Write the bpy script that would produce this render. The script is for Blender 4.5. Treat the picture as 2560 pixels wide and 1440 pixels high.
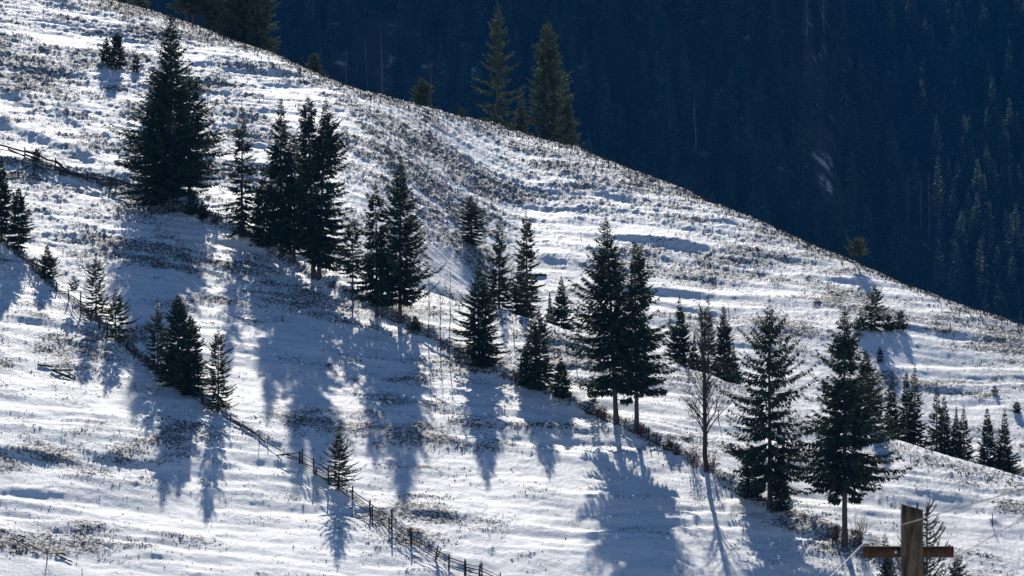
import bpy, math, random
import numpy as np
from mathutils import Vector

for o in list(bpy.data.objects):
    bpy.data.objects.remove(o)
SC = bpy.context.scene
COL = SC.collection
RNG = np.random.default_rng(7)
random.seed(7)

# ------------------------------------------------------------------ camera, sky, sun, exposure
FPX = 10667.0                      # focal length in photograph pixels (150 mm lens, 2560 px wide)
cam_d = bpy.data.cameras.new('camera')
cam = bpy.data.objects.new('camera', cam_d)
COL.objects.link(cam)
cam_d.lens, cam_d.sensor_width = 150.0, 36.0
cam_d.clip_start, cam_d.clip_end = 1.0, 6000.0
cam.location = (0, 0, 0)
cam.rotation_euler = (math.radians(90), 0, 0)
cam_d.dof.use_dof = True
cam_d.dof.focus_distance = 400.0
cam_d.dof.aperture_fstop = 9.0
SC.camera = cam

SUN_EL, SUN_AZ = math.radians(30.5), math.radians(-1.8)
world = bpy.data.worlds.new('World')
SC.world = world
world.use_nodes = True
wn = world.node_tree.nodes
wn.clear()
sky = wn.new('ShaderNodeTexSky')
sky.sky_type = 'NISHITA'
sky.sun_disc = False
sky.sun_elevation, sky.sun_rotation = SUN_EL, SUN_AZ
sky.altitude = 900.0
sky.dust_density = 0.0
sky.ozone_density = 6.0
bg = wn.new('ShaderNodeBackground')
bg.inputs['Strength'].default_value = 0.08
wo = wn.new('ShaderNodeOutputWorld')
world.node_tree.links.new(sky.outputs[0], bg.inputs[0])
world.node_tree.links.new(bg.outputs[0], wo.inputs[0])

sun_d = bpy.data.lights.new('sun', 'SUN')
sun = bpy.data.objects.new('sun', sun_d)
COL.objects.link(sun)
sun_d.energy, sun_d.angle, sun_d.color = 5.0, math.radians(0.53), (1.0, 0.945, 0.85)
sdir = Vector((math.sin(SUN_AZ) * math.cos(SUN_EL), math.cos(SUN_AZ) * math.cos(SUN_EL), math.sin(SUN_EL)))
sun.rotation_euler = (-sdir).to_track_quat('-Z', 'Y').to_euler()
sun.location = (0, 600, 300)

SC.view_settings.view_transform = 'Standard'
SC.view_settings.look = 'None'
SC.view_settings.exposure = 0.04
SC.view_settings.gamma = 1.0
SC.view_settings.use_curve_mapping = False
SC.render.engine = 'CYCLES'
SC.cycles.max_bounces = 5
SC.cycles.diffuse_bounces = 3
SC.cycles.volume_bounces = 0
SC.cycles.transparent_max_bounces = 4
SC.cycles.use_denoising = True

# ------------------------------------------------------------------ helpers
def sstep(a, b, x):
    t = np.clip((x - a) / (b - a), 0, 1)
    return t * t * (3 - 2 * t)

_perm = {}
def perlin(x, y, seed=0):
    if seed not in _perm:
        r = np.random.default_rng(1000 + seed)
        p = r.permutation(256)
        _perm[seed] = np.concatenate([p, p, p])
    p = _perm[seed]
    xf, yf = np.floor(x), np.floor(y)
    xi, yi = xf.astype(np.int64) & 255, yf.astype(np.int64) & 255
    fx, fy = x - xf, y - yf
    u, v = fx**3 * (fx * (fx * 6 - 15) + 10), fy**3 * (fy * (fy * 6 - 15) + 10)
    def g(h, dx, dy):
        a = h * (2 * math.pi / 256)
        return np.cos(a) * dx + np.sin(a) * dy
    n00 = g(p[p[xi] + yi], fx, fy)
    n10 = g(p[p[xi + 1] + yi], fx - 1, fy)
    n01 = g(p[p[xi] + yi + 1], fx, fy - 1)
    n11 = g(p[p[xi + 1] + yi + 1], fx - 1, fy - 1)
    return ((n00 * (1 - u) + n10 * u) * (1 - v) + (n01 * (1 - u) + n11 * u) * v) * 1.4

def mesh_np(name, V, F, smooth=False):
    V = np.ascontiguousarray(V, dtype=np.float32)
    F = np.ascontiguousarray(F, dtype=np.int32)
    k = F.shape[1]
    me = bpy.data.meshes.new(name)
    me.vertices.add(len(V)); me.vertices.foreach_set('co', V.ravel())
    me.loops.add(F.size); me.loops.foreach_set('vertex_index', F.ravel())
    me.polygons.add(len(F))
    me.polygons.foreach_set('loop_start', np.arange(0, F.size, k, dtype=np.int32))
    try:
        me.polygons.foreach_set('loop_total', np.full(len(F), k, dtype=np.int32))
    except Exception:
        pass
    if smooth:
        me.polygons.foreach_set('use_smooth', np.ones(len(F), dtype=bool))
    me.update(calc_edges=True)
    return me

class Buf:                          # collects quads into one mesh
    def __init__(s): s.v, s.f, s.n = [], [], 0
    def add(s, V, F):
        s.v.append(np.asarray(V, dtype=float).reshape(-1, 3)); s.f.append(np.asarray(F, dtype=int) + s.n); s.n += len(s.v[-1])
    def tube(s, pts, rad, n=6, cap=True):
        P = np.asarray(pts, float); m = len(P)
        R = np.broadcast_to(np.asarray(rad, float), (m,))
        T = np.gradient(P, axis=0); T /= np.linalg.norm(T, axis=1)[:, None] + 1e-9
        ref = np.array([0, 0, 1.0]) if abs(T[0][2]) < 0.9 else np.array([1.0, 0, 0])
        A = np.cross(T, ref); A /= np.linalg.norm(A, axis=1)[:, None] + 1e-9
        B = np.cross(T, A)
        th = np.arange(n) * 2 * math.pi / n
        V = P[:, None, :] + R[:, None, None] * (A[:, None, :] * np.cos(th)[None, :, None] + B[:, None, :] * np.sin(th)[None, :, None])
        i = np.arange(m - 1)[:, None] * n; j = np.arange(n)[None, :]; k = (j + 1) % n
        F = np.stack([i + j, i + k, i + n + k, i + n + j], -1).reshape(-1, 4)
        V = V.reshape(-1, 3)
        if cap:
            V = np.vstack([V, P[-1:], P[:1]])
            top = (m - 1) * n
            idx = np.arange(0, n, 2)
            F = np.vstack([F, np.stack([np.full(len(idx), m * n), top + idx, top + (idx + 1) % n, top + (idx + 2) % n], -1),
                           np.stack([np.full(len(idx), m * n + 1), (idx + 2) % n, (idx + 1) % n, idx], -1)])
        s.add(V, F)
    def mesh(s, name, smooth=False):
        return mesh_np(name, np.vstack(s.v), np.vstack(s.f), smooth)

def link(name, me, mat, parent=None, loc=(0, 0, 0)):
    o = bpy.data.objects.new(name, me)
    COL.objects.link(o)
    if me is not None and mat is not None and not me.materials:
        me.materials.append(mat)
    o.location = loc
    if parent is not None: o.parent = parent
    return o
def tag(o, label=None, cat=None, group=None, kind=None):
    for k, v in (('label', label), ('category', cat), ('group', group), ('kind', kind)):
        if v: o[k] = v
    return o
def thing(name, label, cat, loc, group=None):
    o = bpy.data.objects.new(name, None)
    o.empty_display_size = 0.3
    COL.objects.link(o); o.location = loc
    return tag(o, label, cat, group)

# ------------------------------------------------------------------ materials
def mat_base(name):
    m = bpy.data.materials.new(name); m.use_nodes = True
    nt = m.node_tree; nt.nodes.clear()
    out = nt.nodes.new('ShaderNodeOutputMaterial'); b = nt.nodes.new('ShaderNodeBsdfPrincipled')
    nt.links.new(b.outputs[0], out.inputs['Surface'])
    return m, nt, b, out
def ramp(nt, src, stops):
    r = nt.nodes.new('ShaderNodeValToRGB'); e = r.color_ramp.elements
    while len(e) < len(stops): e.new(0.5)
    for k, (p, c) in enumerate(stops):
        e[k].position = p; e[k].color = (*c, 1) if len(c) == 3 else c
    nt.links.new(src, r.inputs[0]); return r.outputs[0]
def noise(nt, scale, detail=4, vec=None, stretch=None, rough=0.6):
    n = nt.nodes.new('ShaderNodeTexNoise'); n.inputs['Scale'].default_value = scale
    n.inputs['Detail'].default_value = detail; n.inputs['Roughness'].default_value = rough
    tc = nt.nodes.new('ShaderNodeTexCoord'); v = tc.outputs['Object']
    if stretch:
        mp = nt.nodes.new('ShaderNodeMapping'); mp.inputs['Scale'].default_value = stretch
        nt.links.new(v, mp.inputs[0]); v = mp.outputs[0]
    nt.links.new(v, n.inputs['Vector']); return n.outputs[0]
def bump(nt, b, h, strength, dist):
    u = nt.nodes.new('ShaderNodeBump'); u.inputs['Strength'].default_value = strength; u.inputs['Distance'].default_value = dist
    nt.links.new(h, u.inputs['Height']); nt.links.new(u.outputs[0], b.inputs['Normal'])
def math_n(nt, op, a, b):
    n = nt.nodes.new('ShaderNodeMath'); n.operation = op
    if op == 'MULTIPLY_ADD': n.inputs[2].default_value = 0.14
    for i, s in enumerate((a, b)):
        if isinstance(s, (int, float)): n.inputs[i].default_value = s
        else: nt.links.new(s, n.inputs[i])
    return n.outputs[0]

def mat_leafy(name, stops, rough=0.75, transl=0.0):
    m, nt, b, out = mat_base(name)
    g = nt.nodes.new('ShaderNodeNewGeometry')
    c = ramp(nt, g.outputs['Random Per Island'], stops)
    nt.links.new(c, b.inputs['Base Color']); b.inputs['Roughness'].default_value = rough
    b.inputs['Specular IOR Level'].default_value = 0.25
    if transl:
        t = nt.nodes.new('ShaderNodeBsdfTranslucent'); nt.links.new(c, t.inputs['Color'])
        mx = nt.nodes.new('ShaderNodeMixShader'); mx.inputs[0].default_value = transl
        nt.links.new(b.outputs[0], mx.inputs[1]); nt.links.new(t.outputs[0], mx.inputs[2]); nt.links.new(mx.outputs[0], out.inputs['Surface'])
    return m
def vary_by_tree(m, lo, hi):
    nt = m.node_tree; b = next(n for n in nt.nodes if n.type == 'BSDF_PRINCIPLED'); src = b.inputs['Base Color'].links[0].from_socket
    oi = nt.nodes.new('ShaderNodeObjectInfo'); mr = nt.nodes.new('ShaderNodeMapRange'); mr.inputs['To Min'].default_value = lo; mr.inputs['To Max'].default_value = hi
    nt.links.new(oi.outputs['Random'], mr.inputs['Value'])
    vm = nt.nodes.new('ShaderNodeVectorMath'); vm.operation = 'SCALE'; nt.links.new(src, vm.inputs[0]); nt.links.new(mr.outputs[0], vm.inputs['Scale'])
    nt.links.new(vm.outputs[0], b.inputs['Base Color'])
def mat_grain(name, c0, c1, scale=6, stretch=(1, 1, 0.15), rough=0.85, bumps=0.4, metal=0.0):
    m, nt, b, out = mat_base(name)
    n = noise(nt, scale, 6, stretch=stretch)
    nt.links.new(ramp(nt, n, [(0.3, c0), (0.7, c1)]), b.inputs['Base Color'])
    b.inputs['Roughness'].default_value = rough; b.inputs['Metallic'].default_value = metal
    b.inputs['Specular IOR Level'].default_value = 0.25
    bump(nt, b, n, bumps, 0.03)
    return m

M = {}
M['needles'] = mat_leafy('spruce_needles', [(0.0, (0.013, 0.026, 0.012)), (0.6, (0.028, 0.048, 0.018)), (1.0, (0.065, 0.075, 0.03))], 0.75, 0.2)
M['needles_young'] = mat_leafy('young_spruce_needles', [(0.0, (0.022, 0.034, 0.014)), (0.6, (0.04, 0.056, 0.022)), (1.0, (0.075, 0.075, 0.032))], 0.75, 0.18)
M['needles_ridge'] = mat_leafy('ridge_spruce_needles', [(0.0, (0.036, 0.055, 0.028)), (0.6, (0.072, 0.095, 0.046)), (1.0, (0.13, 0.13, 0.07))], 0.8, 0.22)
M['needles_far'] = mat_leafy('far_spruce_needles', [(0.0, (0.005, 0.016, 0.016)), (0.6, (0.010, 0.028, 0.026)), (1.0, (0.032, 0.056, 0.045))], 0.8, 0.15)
M['bark'] = mat_grain('spruce_bark', (0.05, 0.042, 0.036), (0.12, 0.10, 0.088), 9, (1, 1, 0.25))
M['bark_dark'] = mat_grain('twig_bark', (0.045, 0.034, 0.028), (0.10, 0.078, 0.062), 9, (1, 1, 0.3))
M['bark_birch'] = mat_grain('birch_bark', (0.12, 0.11, 0.10), (0.34, 0.32, 0.30), 3, (1, 1, 0.6))
M['twig_red'] = mat_leafy('red_brown_twigs', [(0, (0.05, 0.025, 0.018)), (1, (0.11, 0.06, 0.04))])
M['leaf_red'] = mat_leafy('dry_red_leaves', [(0, (0.10, 0.03, 0.016)), (0.7, (0.17, 0.055, 0.025)), (1, (0.22, 0.11, 0.05))], 0.7, 0.3)
M['grass'] = mat_leafy('dry_grass', [(0, (0.022, 0.018, 0.013)), (0.6, (0.055, 0.042, 0.027)), (1, (0.13, 0.095, 0.055))], 0.9, 0.05)
M['wood'] = mat_grain('weathered_wood', (0.028, 0.023, 0.02), (0.08, 0.068, 0.058), 10, (1, 1, 1), 0.85, 0.4)

def snow_material():
    m, nt, b, out = mat_base('snow_over_pasture')
    at = nt.nodes.new('ShaderNodeAttribute'); at.attribute_name = 'bare'
    n1 = noise(nt, 1.0, 4, stretch=(4.2, 3.2, 2.5), rough=0.75)
    n2 = noise(nt, 1.0, 4, stretch=(0.5, 0.7, 0.6))
    # soil and grass show through the thin snow where it is windswept
    s = math_n(nt, 'ADD', math_n(nt, 'MULTIPLY_ADD', at.outputs['Fac'], 0.27), math_n(nt, 'MULTIPLY', n1, 0.85))
    s = math_n(nt, 'ADD', s, math_n(nt, 'MULTIPLY', n2, 0.15))
    fac = ramp(nt, s, [(0.84, (0, 0, 0)), (0.93, (0.9, 0.9, 0.9))])
    mx = nt.nodes.new('ShaderNodeMix'); mx.data_type = 'RGBA'
    grass = ramp(nt, n1, [(0.35, (0.035, 0.028, 0.02)), (0.62, (0.10, 0.075, 0.05))])
    snowc = ramp(nt, n2, [(0.3, (0.80, 0.82, 0.85)), (0.7, (0.88, 0.89, 0.90))])
    nt.links.new(fac, mx.inputs['Factor']); nt.links.new(snowc, mx.inputs['A']); nt.links.new(grass, mx.inputs['B'])
    nt.links.new(mx.outputs['Result'], b.inputs['Base Color'])
    b.inputs['Roughness'].default_value = 0.6
    nt.links.new(math_n(nt, 'MULTIPLY', math_n(nt, 'SUBTRACT', 1.0, fac), 0.10), b.inputs['Specular IOR Level'])
    n3 = noise(nt, 1.0, 5, stretch=(2.6, 2.4, 3.0), rough=0.75)
    hb = math_n(nt, 'MULTIPLY', n3, math_n(nt, 'ADD', math_n(nt, 'MULTIPLY', at.outputs['Fac'], 0.8), 0.55))
    bump(nt, b, hb, 0.9, 0.14)
    return m
M['snow'] = snow_material()

# ------------------------------------------------------------------ terrain: the snowy spur
S, B = 0.29, -0.10                     # rise away from the camera, fall to the right
def px2a(px): return (np.asarray(px, float) - 1280.0) / FPX
def py2t(py): return (720.0 - np.asarray(py, float)) / FPX
W0 = 0.0030; WL = W0 * math.log(2)
SIL = np.array([(-3000, -260), (-700, -170), (-200, -110), (0, -62), (180, -22), (270, 0), (420, 40), (560, 95), (690, 135), (760, 170), (830, 200), (905, 226), (960, 238), (1040, 262),
                (1130, 285), (1240, 312), (1320, 340), (1440, 372), (1560, 420), (1700, 470), (1830, 530), (1950, 580), (2100, 640), (2200, 680),
                (2300, 725), (2400, 765), (2560, 815), (3000, 960), (5500, 1200)], float)
MID = np.array([(-3000, 500), (850, 655), (960, 690), (1075, 722), (1240, 770), (1340, 800), (1440, 832), (1680, 905), (1830, 962), (2000, 1020), (2230, 1090),
                (2400, 1135), (2560, 1180), (2900, 1290), (5500, 1500)], float)
def t_sil(a): return py2t(np.interp(a * FPX + 1280, SIL[:, 0], SIL[:, 1]))
def t_mid(a): return py2t(np.interp(a * FPX + 1280, MID[:, 0], MID[:, 1]))
def Gul(a): return 28.0 * sstep(820, 1330, a * FPX + 1280)
def y_of_t(a, t): return 400 * S / (S + B * a - (t - WL))
def y_mid(a): return y_of_t(a, t_mid(a))
def softmin0(x, k):                     # smooth min(x, 0)
    return -k * np.logaddexp(0, -x / k)
def base_t(a, y):
    ym, G = y_mid(a), Gul(a)
    k = 2.2
    q = ym + softmin0(y - ym, k) - softmin0(-(y - ym - G), k)     # flat shelf of length G past the middle crest
    f = np.clip((y - ym) / np.maximum(G, 1e-3), 0, 1)
    dip = 0.0105 * np.sin(math.pi * f) ** 2 * np.clip(G / 28.0, 0, 1)
    T = S * (1 - 400.0 / q) + B * a - dip
    e = (T - t_sil(a)) / W0
    return t_sil(a) + WL - W0 * (np.abs(e) + np.log1p(np.exp(-2 * np.abs(e))))

# fan-shaped tessellation: fine where the camera looks, coarse outside
aa = np.concatenate([-np.geomspace(0.60, 0.127, 26), np.linspace(-0.1245, 0.1245, 1004), np.geomspace(0.127, 0.60, 26)])
yy = np.concatenate([np.linspace(285, 315, 24), np.arange(315.5, 522, 0.262), np.linspace(523, 620, 110), np.geomspace(624, 1300, 30)])
A2, Y2 = np.meshgrid(aa, yy, indexing='xy')          # rows: y, columns: a
X2 = A2 * Y2
T0 = base_t(A2, Y2)
Z2 = T0 * Y2
Z2 = -85 + np.logaddexp(0, (Z2 + 85) / 4.0) * 4.0
PX2 = A2 * FPX + 1280
PY2 = 720 - T0 * FPX
fine = sstep(0.17, 0.128, np.abs(A2)) * sstep(600, 560, Y2)

def line_y(a, pts):                    # depth of a line drawn across the slope at each column
    pts = np.array(pts, float)
    pa, pt = px2a(pts[:, 0]), py2t(pts[:, 1])
    ys = []
    for ak, tk in zip(pa, pt):
        yv = yy; tv = base_t(np.full_like(yv, ak), yv)
        idx = np.argmax(tv >= tk); ys.append(yv[idx])
    return np.interp(a, pa, np.array(ys)), pa[0], pa[-1]
def bank(pts, amp, w, L, fade=0.004):
    yl, a0, a1 = line_y(A2, pts)
    d = Y2 - yl + 0.5 * perlin(X2 / 3.0, X2 * 0 + 3.3, 31)
    end = sstep(a0 - fade, a0 + fade, A2) * sstep(a1 + fade, a1 - fade, A2)
    s = 1 / (1 + np.exp(-np.clip(d / w, -40, 40)))
    return amp * end * s * np.exp(-np.maximum(d, 0) / L), np.exp(-(d / (1.1 * w + .3)) ** 2) * end

ROW_A = [(-60, 400), (150, 440), (340, 480), (427, 526), (604, 592), (703, 645), (797, 702), (1000, 808), (1200, 915), (1345, 973), (1540, 1063), (1762, 1183), (1925, 1272), (2112, 1362), (2280, 1445)]
ROW_B = [(-60, 560), (47, 640), (118, 705), (243, 800), (290, 850), (392, 932), (475, 987), (545, 1032), (700, 1130), (848, 1228), (1000, 1325), (1100, 1392), (1210, 1442)]
bare_add = np.zeros_like(Z2); disp = np.zeros_like(Z2)
for pts, amp, w, L, ba in [(ROW_A, 0.9, 0.7, 9.0, 0.8), (ROW_B, 0.40, 0.5, 5.0, 0.12),
                           (ROW_B[:8], 0.05, 0.5, 3.0, 0.8),
                           ([(-60, 1128), (0, 1136), (200, 1150), (400, 1160), (600, 1172)], 0.42, 0.35, 5.0, 0.2),
                           ([(-60, 285), (0, 322), (100, 362), (200, 402), (240, 422)], 0.85, 0.6, 7.0, 0.0),
                           ([(-60, 215), (0, 232), (130, 290), (260, 350), (340, 380)], 0.45, 0.6, 6.0, 0.0),
                           ([(960, 1290), (1060, 1294), (1200, 1300)], 0.40, 0.3, 3.0, 0.2),
                           ([(2150, 1230), (2270, 1238), (2420, 1262)], 0.6, 0.5, 4.0, 0.1),
                           ([(210, 1388), (330, 1398), (430, 1404)], 0.3, 0.3, 3.0, 0.2),
                           ([(1040, 632), (1130, 640), (1250, 655)], 0.3, 0.6, 5.0, 0.0),
                           ([(1340, 645), (1420, 650), (1500, 660)], 0.5, 0.4, 4.0, 0.1)]:
    dz, edge = bank(pts, amp, w, L)
    disp += dz; bare_add += ba * edge * 0.8
warp = 5.0 * perlin(X2 / 45, Y2 / 60, 1) + 1.2 * perlin(X2 / 13, Y2 / 20, 2)
YW = Y2 + warp
n_l = perlin(X2 / 15, YW / 10, 3)
n_s = 0.6 * perlin(X2 / 6.0, YW / 2.6, 4) + 0.45 * perlin(X2 / 2.3, YW / 1.3, 5)
hum = perlin(X2 / 7.5, YW / 5.5, 6) * 0.7 + 0.35 * perlin(X2 / 3.2, YW / 3.0, 7)
# how windswept each stretch of the slope is
tab = np.array([[.62, .66, .66, .62, .60, .60, .60], [.58, .62, .66, .66, .62, .60, .60], [.48, .52, .56, .64, .62, .60, .60],
                [.38, .52, .48, .50, .55, .62, .62], [.55, .56, .52, .56, .50, .50, .56], [.56, .48, .38, .36, .28, .38, .52], [.44, .48, .36, .32, .22, .34, .50]])
gx, gy = np.clip(PX2 / 2560 * 6, 0, 5.999), np.clip(PY2 / 1440 * 6, 0, 5.999)
ix, iy = gx.astype(int), gy.astype(int); fx, fy = gx - ix, gy - iy
REG = (tab[iy, ix] * (1 - fx) + tab[iy, ix + 1] * fx) * (1 - fy) + (tab[iy + 1, ix] * (1 - fx) + tab[iy + 1, ix + 1] * fx) * fy
bare = sstep(-0.32, 0.48, REG * 1.25 - 0.60 + 0.55 * n_s + 0.5 * n_l + 0.42 * hum + bare_add)
bare = np.maximum(bare, np.clip(bare_add, 0, 1))
sil_d = (T0 - t_sil(A2))
rim = np.exp(-(sil_d / 0.0016) ** 2)
midrim = np.exp(-((Y2 - y_mid(A2) + 3) / 4.0) ** 2) * np.clip(Gul(A2) / 28, 0, 1)
bare = np.clip(np.maximum(bare, 0.95 * rim), 0, 1); bare = np.clip(np.maximum(bare, 0.8 * midrim), 0, 1)
c1 = np.maximum(perlin(X2 / 0.62, Y2 / 0.85, 8), -0.1) + 0.8 * np.maximum(perlin(X2 / 0.28, Y2 / 0.62, 9), -0.1)
c0 = perlin(X2 / 1.5, YW / 1.3, 10)
upper = sstep(760, 520, PY2 + 0.05 * (PX2 - 1280))
terr_m = sstep(1250, 1600, PX2) * sstep(470, 560, PY2) * sstep(960, 800, PY2 - 0.02 * (PX2 - 1800)) * (Y2 > y_mid(A2) + 10)
ph = (YW * 1.0 + 0.6 * perlin(X2 / 6, Y2 / 6, 11)) / 4.6
saw = (ph - np.floor(ph)); saw = np.where(saw < 0.25, saw / 0.25, 1 - (saw - 0.25) / 0.75)
st1, st2, st3 = perlin(X2 / 14, YW / 2.6, 14), perlin(X2 / 7, YW / 1.25, 16), perlin(X2 / 2.2, Y2 / 1.0, 17)
patch = 0.4 + 1.2 * sstep(-.25, .45, perlin(X2 / 22, YW / 14, 18))
disp += fine * (0.27 * hum + (0.19 + .05 * upper) * patch * st1 + (0.085 + .045 * upper) * patch * st2 + (0.045 + 0.02 * bare) * st3 + 0.032 * perlin(X2 / 0.9, Y2 / 0.75, 19) + (0.22 + bare) * (0.08 + 0.17 * upper) * c1
                + 0.34 * terr_m * saw * (0.5 + perlin(X2 / 12, Y2 / 4, 12)))
disp += 0.5 * perlin(X2 / 30, YW / 18, 13)
mol = np.random.default_rng(5)
for k in range(34):                    # molehills and stones under the snow
    cpx, cpy = mol.uniform(0, 2560), mol.uniform(500, 1420)
    ca = float(px2a(cpx)); j = np.argmin(np.abs(aa - ca)); i = np.argmax(T0[:, j] >= float(py2t(cpy)))
    cy = yy[i]; r = mol.uniform(0.16, 0.34)
    sl = (slice(max(i - 14, 0), i + 14), slice(max(j - 20, 0), j + 20))
    g = np.exp(-(((X2[sl] - ca * cy) / r) ** 2 + ((Y2[sl] - cy) / (r + .4)) ** 2))
    disp[sl] += mol.uniform(0.08, 0.18) * g; bare[sl] = np.maximum(bare[sl], 0.8 * g)
disp *= np.clip(0.25 + fine, 0, 1)
ca = float(px2a(2481)); j = np.argmin(np.abs(aa - ca)); i = np.argmax(T0[:, j] >= float(py2t(1312))); cy = yy[i]      # mound round a stake
g = np.exp(-((X2 - ca * cy) / 0.5) ** 2 - ((Y2 - cy) / 0.9) ** 2); disp += 0.32 * g
# keep the skyline where it is: relief fades at the very crest
disp = disp * (1 - 0.35 * np.exp(-(sil_d / 0.004) ** 2))
Z2 = Z2 + disp
T2 = Z2 / Y2
nr, nc = A2.shape
idx = np.arange(nr * nc).reshape(nr, nc)
Fq = np.stack([idx[:-1, :-1], idx[:-1, 1:], idx[1:, 1:], idx[1:, :-1]], -1).reshape(-1, 4)
me = mesh_np('snowy_hillside', np.stack([X2, Y2, Z2], -1).reshape(-1, 3), Fq, True)
at = me.attributes.new('bare', 'FLOAT', 'POINT'); at.data.foreach_set('value', bare.astype(np.float32).ravel())
tag(link('snowy_hillside', me, M['snow']), 'snow dusted pasture hillside falling to the right', kind='structure')

vis_first = np.maximum.accumulate(T2, axis=0)
def ground_at(a, y):
    j = int(np.clip(np.searchsorted(aa, a), 1, nc - 1)); i = int(np.clip(np.searchsorted(yy, y), 1, nr - 1))
    fa = (a - aa[j - 1]) / (aa[j] - aa[j - 1]); fyy = (y - yy[i - 1]) / (yy[i] - yy[i - 1])
    return float((Z2[i - 1, j - 1] * (1 - fa) + Z2[i - 1, j] * fa) * (1 - fyy) + (Z2[i, j - 1] * (1 - fa) + Z2[i, j] * fa) * fyy)
def hit(px, py):                       # where the line of sight through a photograph pixel meets the hillside
    a = float(px2a(px)); t = float(py2t(py)); j = int(np.argmin(np.abs(aa - a)))
    i = int(np.argmax(vis_first[:, j] >= t))
    if vis_first[-1, j] < t: i = int(np.argmax(T2[:, j]))
    y = float(yy[i]); return Vector((a * y, y, ground_at(a, y)))
def crest_y(px):
    j = int(np.argmin(np.abs(aa - float(px2a(px))))); return float(yy[int(np.argmax(T2[:, j]))])
def at_depth(px, py, y): return Vector((float(px2a(px)) * y, y, float(py2t(py)) * y))

# valley floor between the camera's side and the hill
vx = np.linspace(-260, 260, 80); vy = np.concatenate([np.linspace(-40, 120, 60), np.linspace(125, 288, 60)])
VX, VY = np.meshgrid(vx, vy)
zc = np.interp(vy, [-40, -8, 8, 45, 120, 200, 250, 284, 288], [0.5, -1.6, -1.8, -12.9, -33, -40, -41.5, -39.5, -37.7])
edge = base_t(np.clip(VX / 288.0, -0.6, 0.6), np.full_like(VX, 285.5)) * 285.5 + 0.0
VZ = zc[:, None] + (edge - edge.mean()) * sstep(100, 284, VY) + 0.4 * perlin(VX / 18, VY / 18, 40) * sstep(284, 240, VY)
VZ = np.where(VY > 280, np.minimum(VZ, edge - 0.15), VZ)
ii = np.arange(VX.size).reshape(VX.shape)
me = mesh_np('valley_floor', np.stack([VX, VY, VZ], -1).reshape(-1, 3), np.stack([ii[:-1, :-1], ii[:-1, 1:], ii[1:, 1:], ii[1:, :-1]], -1).reshape(-1, 4), True)
at = me.attributes.new('bare', 'FLOAT', 'POINT'); at.data.foreach_set('value', np.full(VX.size, 0.4, np.float32))
tag(link('valley_floor', me, M['snow']), 'snowy valley floor below the pasture', kind='structure')
def valley_z(x, y):
    i = int(np.clip(np.searchsorted(vy, y), 1, len(vy) - 1)); j = int(np.clip(np.searchsorted(vx, x), 1, len(vx) - 1))
    return float(VZ[i, j])

# ------------------------------------------------------------------ far mountain and its forest
def mountain_z(x, y):
    px = x / np.maximum(y, 1) * FPX + 1280
    sl = 0.80 - 0.30 * sstep(1850, 2250, px)
    rel = y - 1340 + 14 * perlin(x / 140, y * 0 + 0.5, 20)
    z = -95 + sl * np.clip(rel, 0, 420) + 0.30 * np.clip(rel - 420, 0, 900) - 0.12 * np.clip(-rel, 0, 600) * 0
    return z + 9 * perlin(x / 70, y / 160, 21) * sstep(0, 80, rel)
mx_, my_ = np.linspace(-900, 900, 150), np.concatenate([np.linspace(900, 1330, 12), np.linspace(1340, 1800, 90), np.linspace(1815, 2700, 30)])
MX, MY = np.meshgrid(mx_, my_); MZ = mountain_z(MX, MY)
ii = np.arange(MX.size).reshape(MX.shape)
me = mesh_np('mountain_slope', np.stack([MX, MY, MZ], -1).reshape(-1, 3), np.stack([ii[:-1, :-1], ii[:-1, 1:], ii[1:, 1:], ii[1:, :-1]], -1).reshape(-1, 4), True)
mpx, mpy = MX / MY * FPX + 1280, 720 - MZ / MY * FPX
clr = np.zeros(MX.shape)
for cx, cy, wx, wy, k_ in [(2058, 410, 40, 95, 1.0), (955, 190, 40, 90, .7), (855, 215, 40, 70, .5), (1160, 190, 40, 70, .45), (2030, 130, 60, 60, .4), (1980, 90, 40, 40, .4)]:
    clr = np.maximum(clr, k_ * np.exp(-((mpx - cx) / wx) ** 2 - ((mpy - cy) / wy) ** 2))
at = me.attributes.new('clearing', 'FLOAT', 'POINT'); at.data.foreach_set('value', clr.astype(np.float32).ravel())
m, nt, b, out = mat_base('forest_floor')
nz = noise(nt, 0.12, 6)
at = nt.nodes.new('ShaderNodeAttribute'); at.attribute_name = 'clearing'
nz = math_n(nt, 'ADD', nz, math_n(nt, 'MULTIPLY', at.outputs['Fac'], 0.10))
nt.links.new(ramp(nt, nz, [(0.50, (0.025, 0.022, 0.02)), (0.62, (0.06, 0.055, 0.05)), (0.72, (0.5, 0.52, 0.55))]), b.inputs['Base Color'])
b.inputs['Roughness'].default_value = 0.9
tag(link('mountain_slope', me, m), 'steep shaded mountain slope across the valley', kind='structure')

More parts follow.
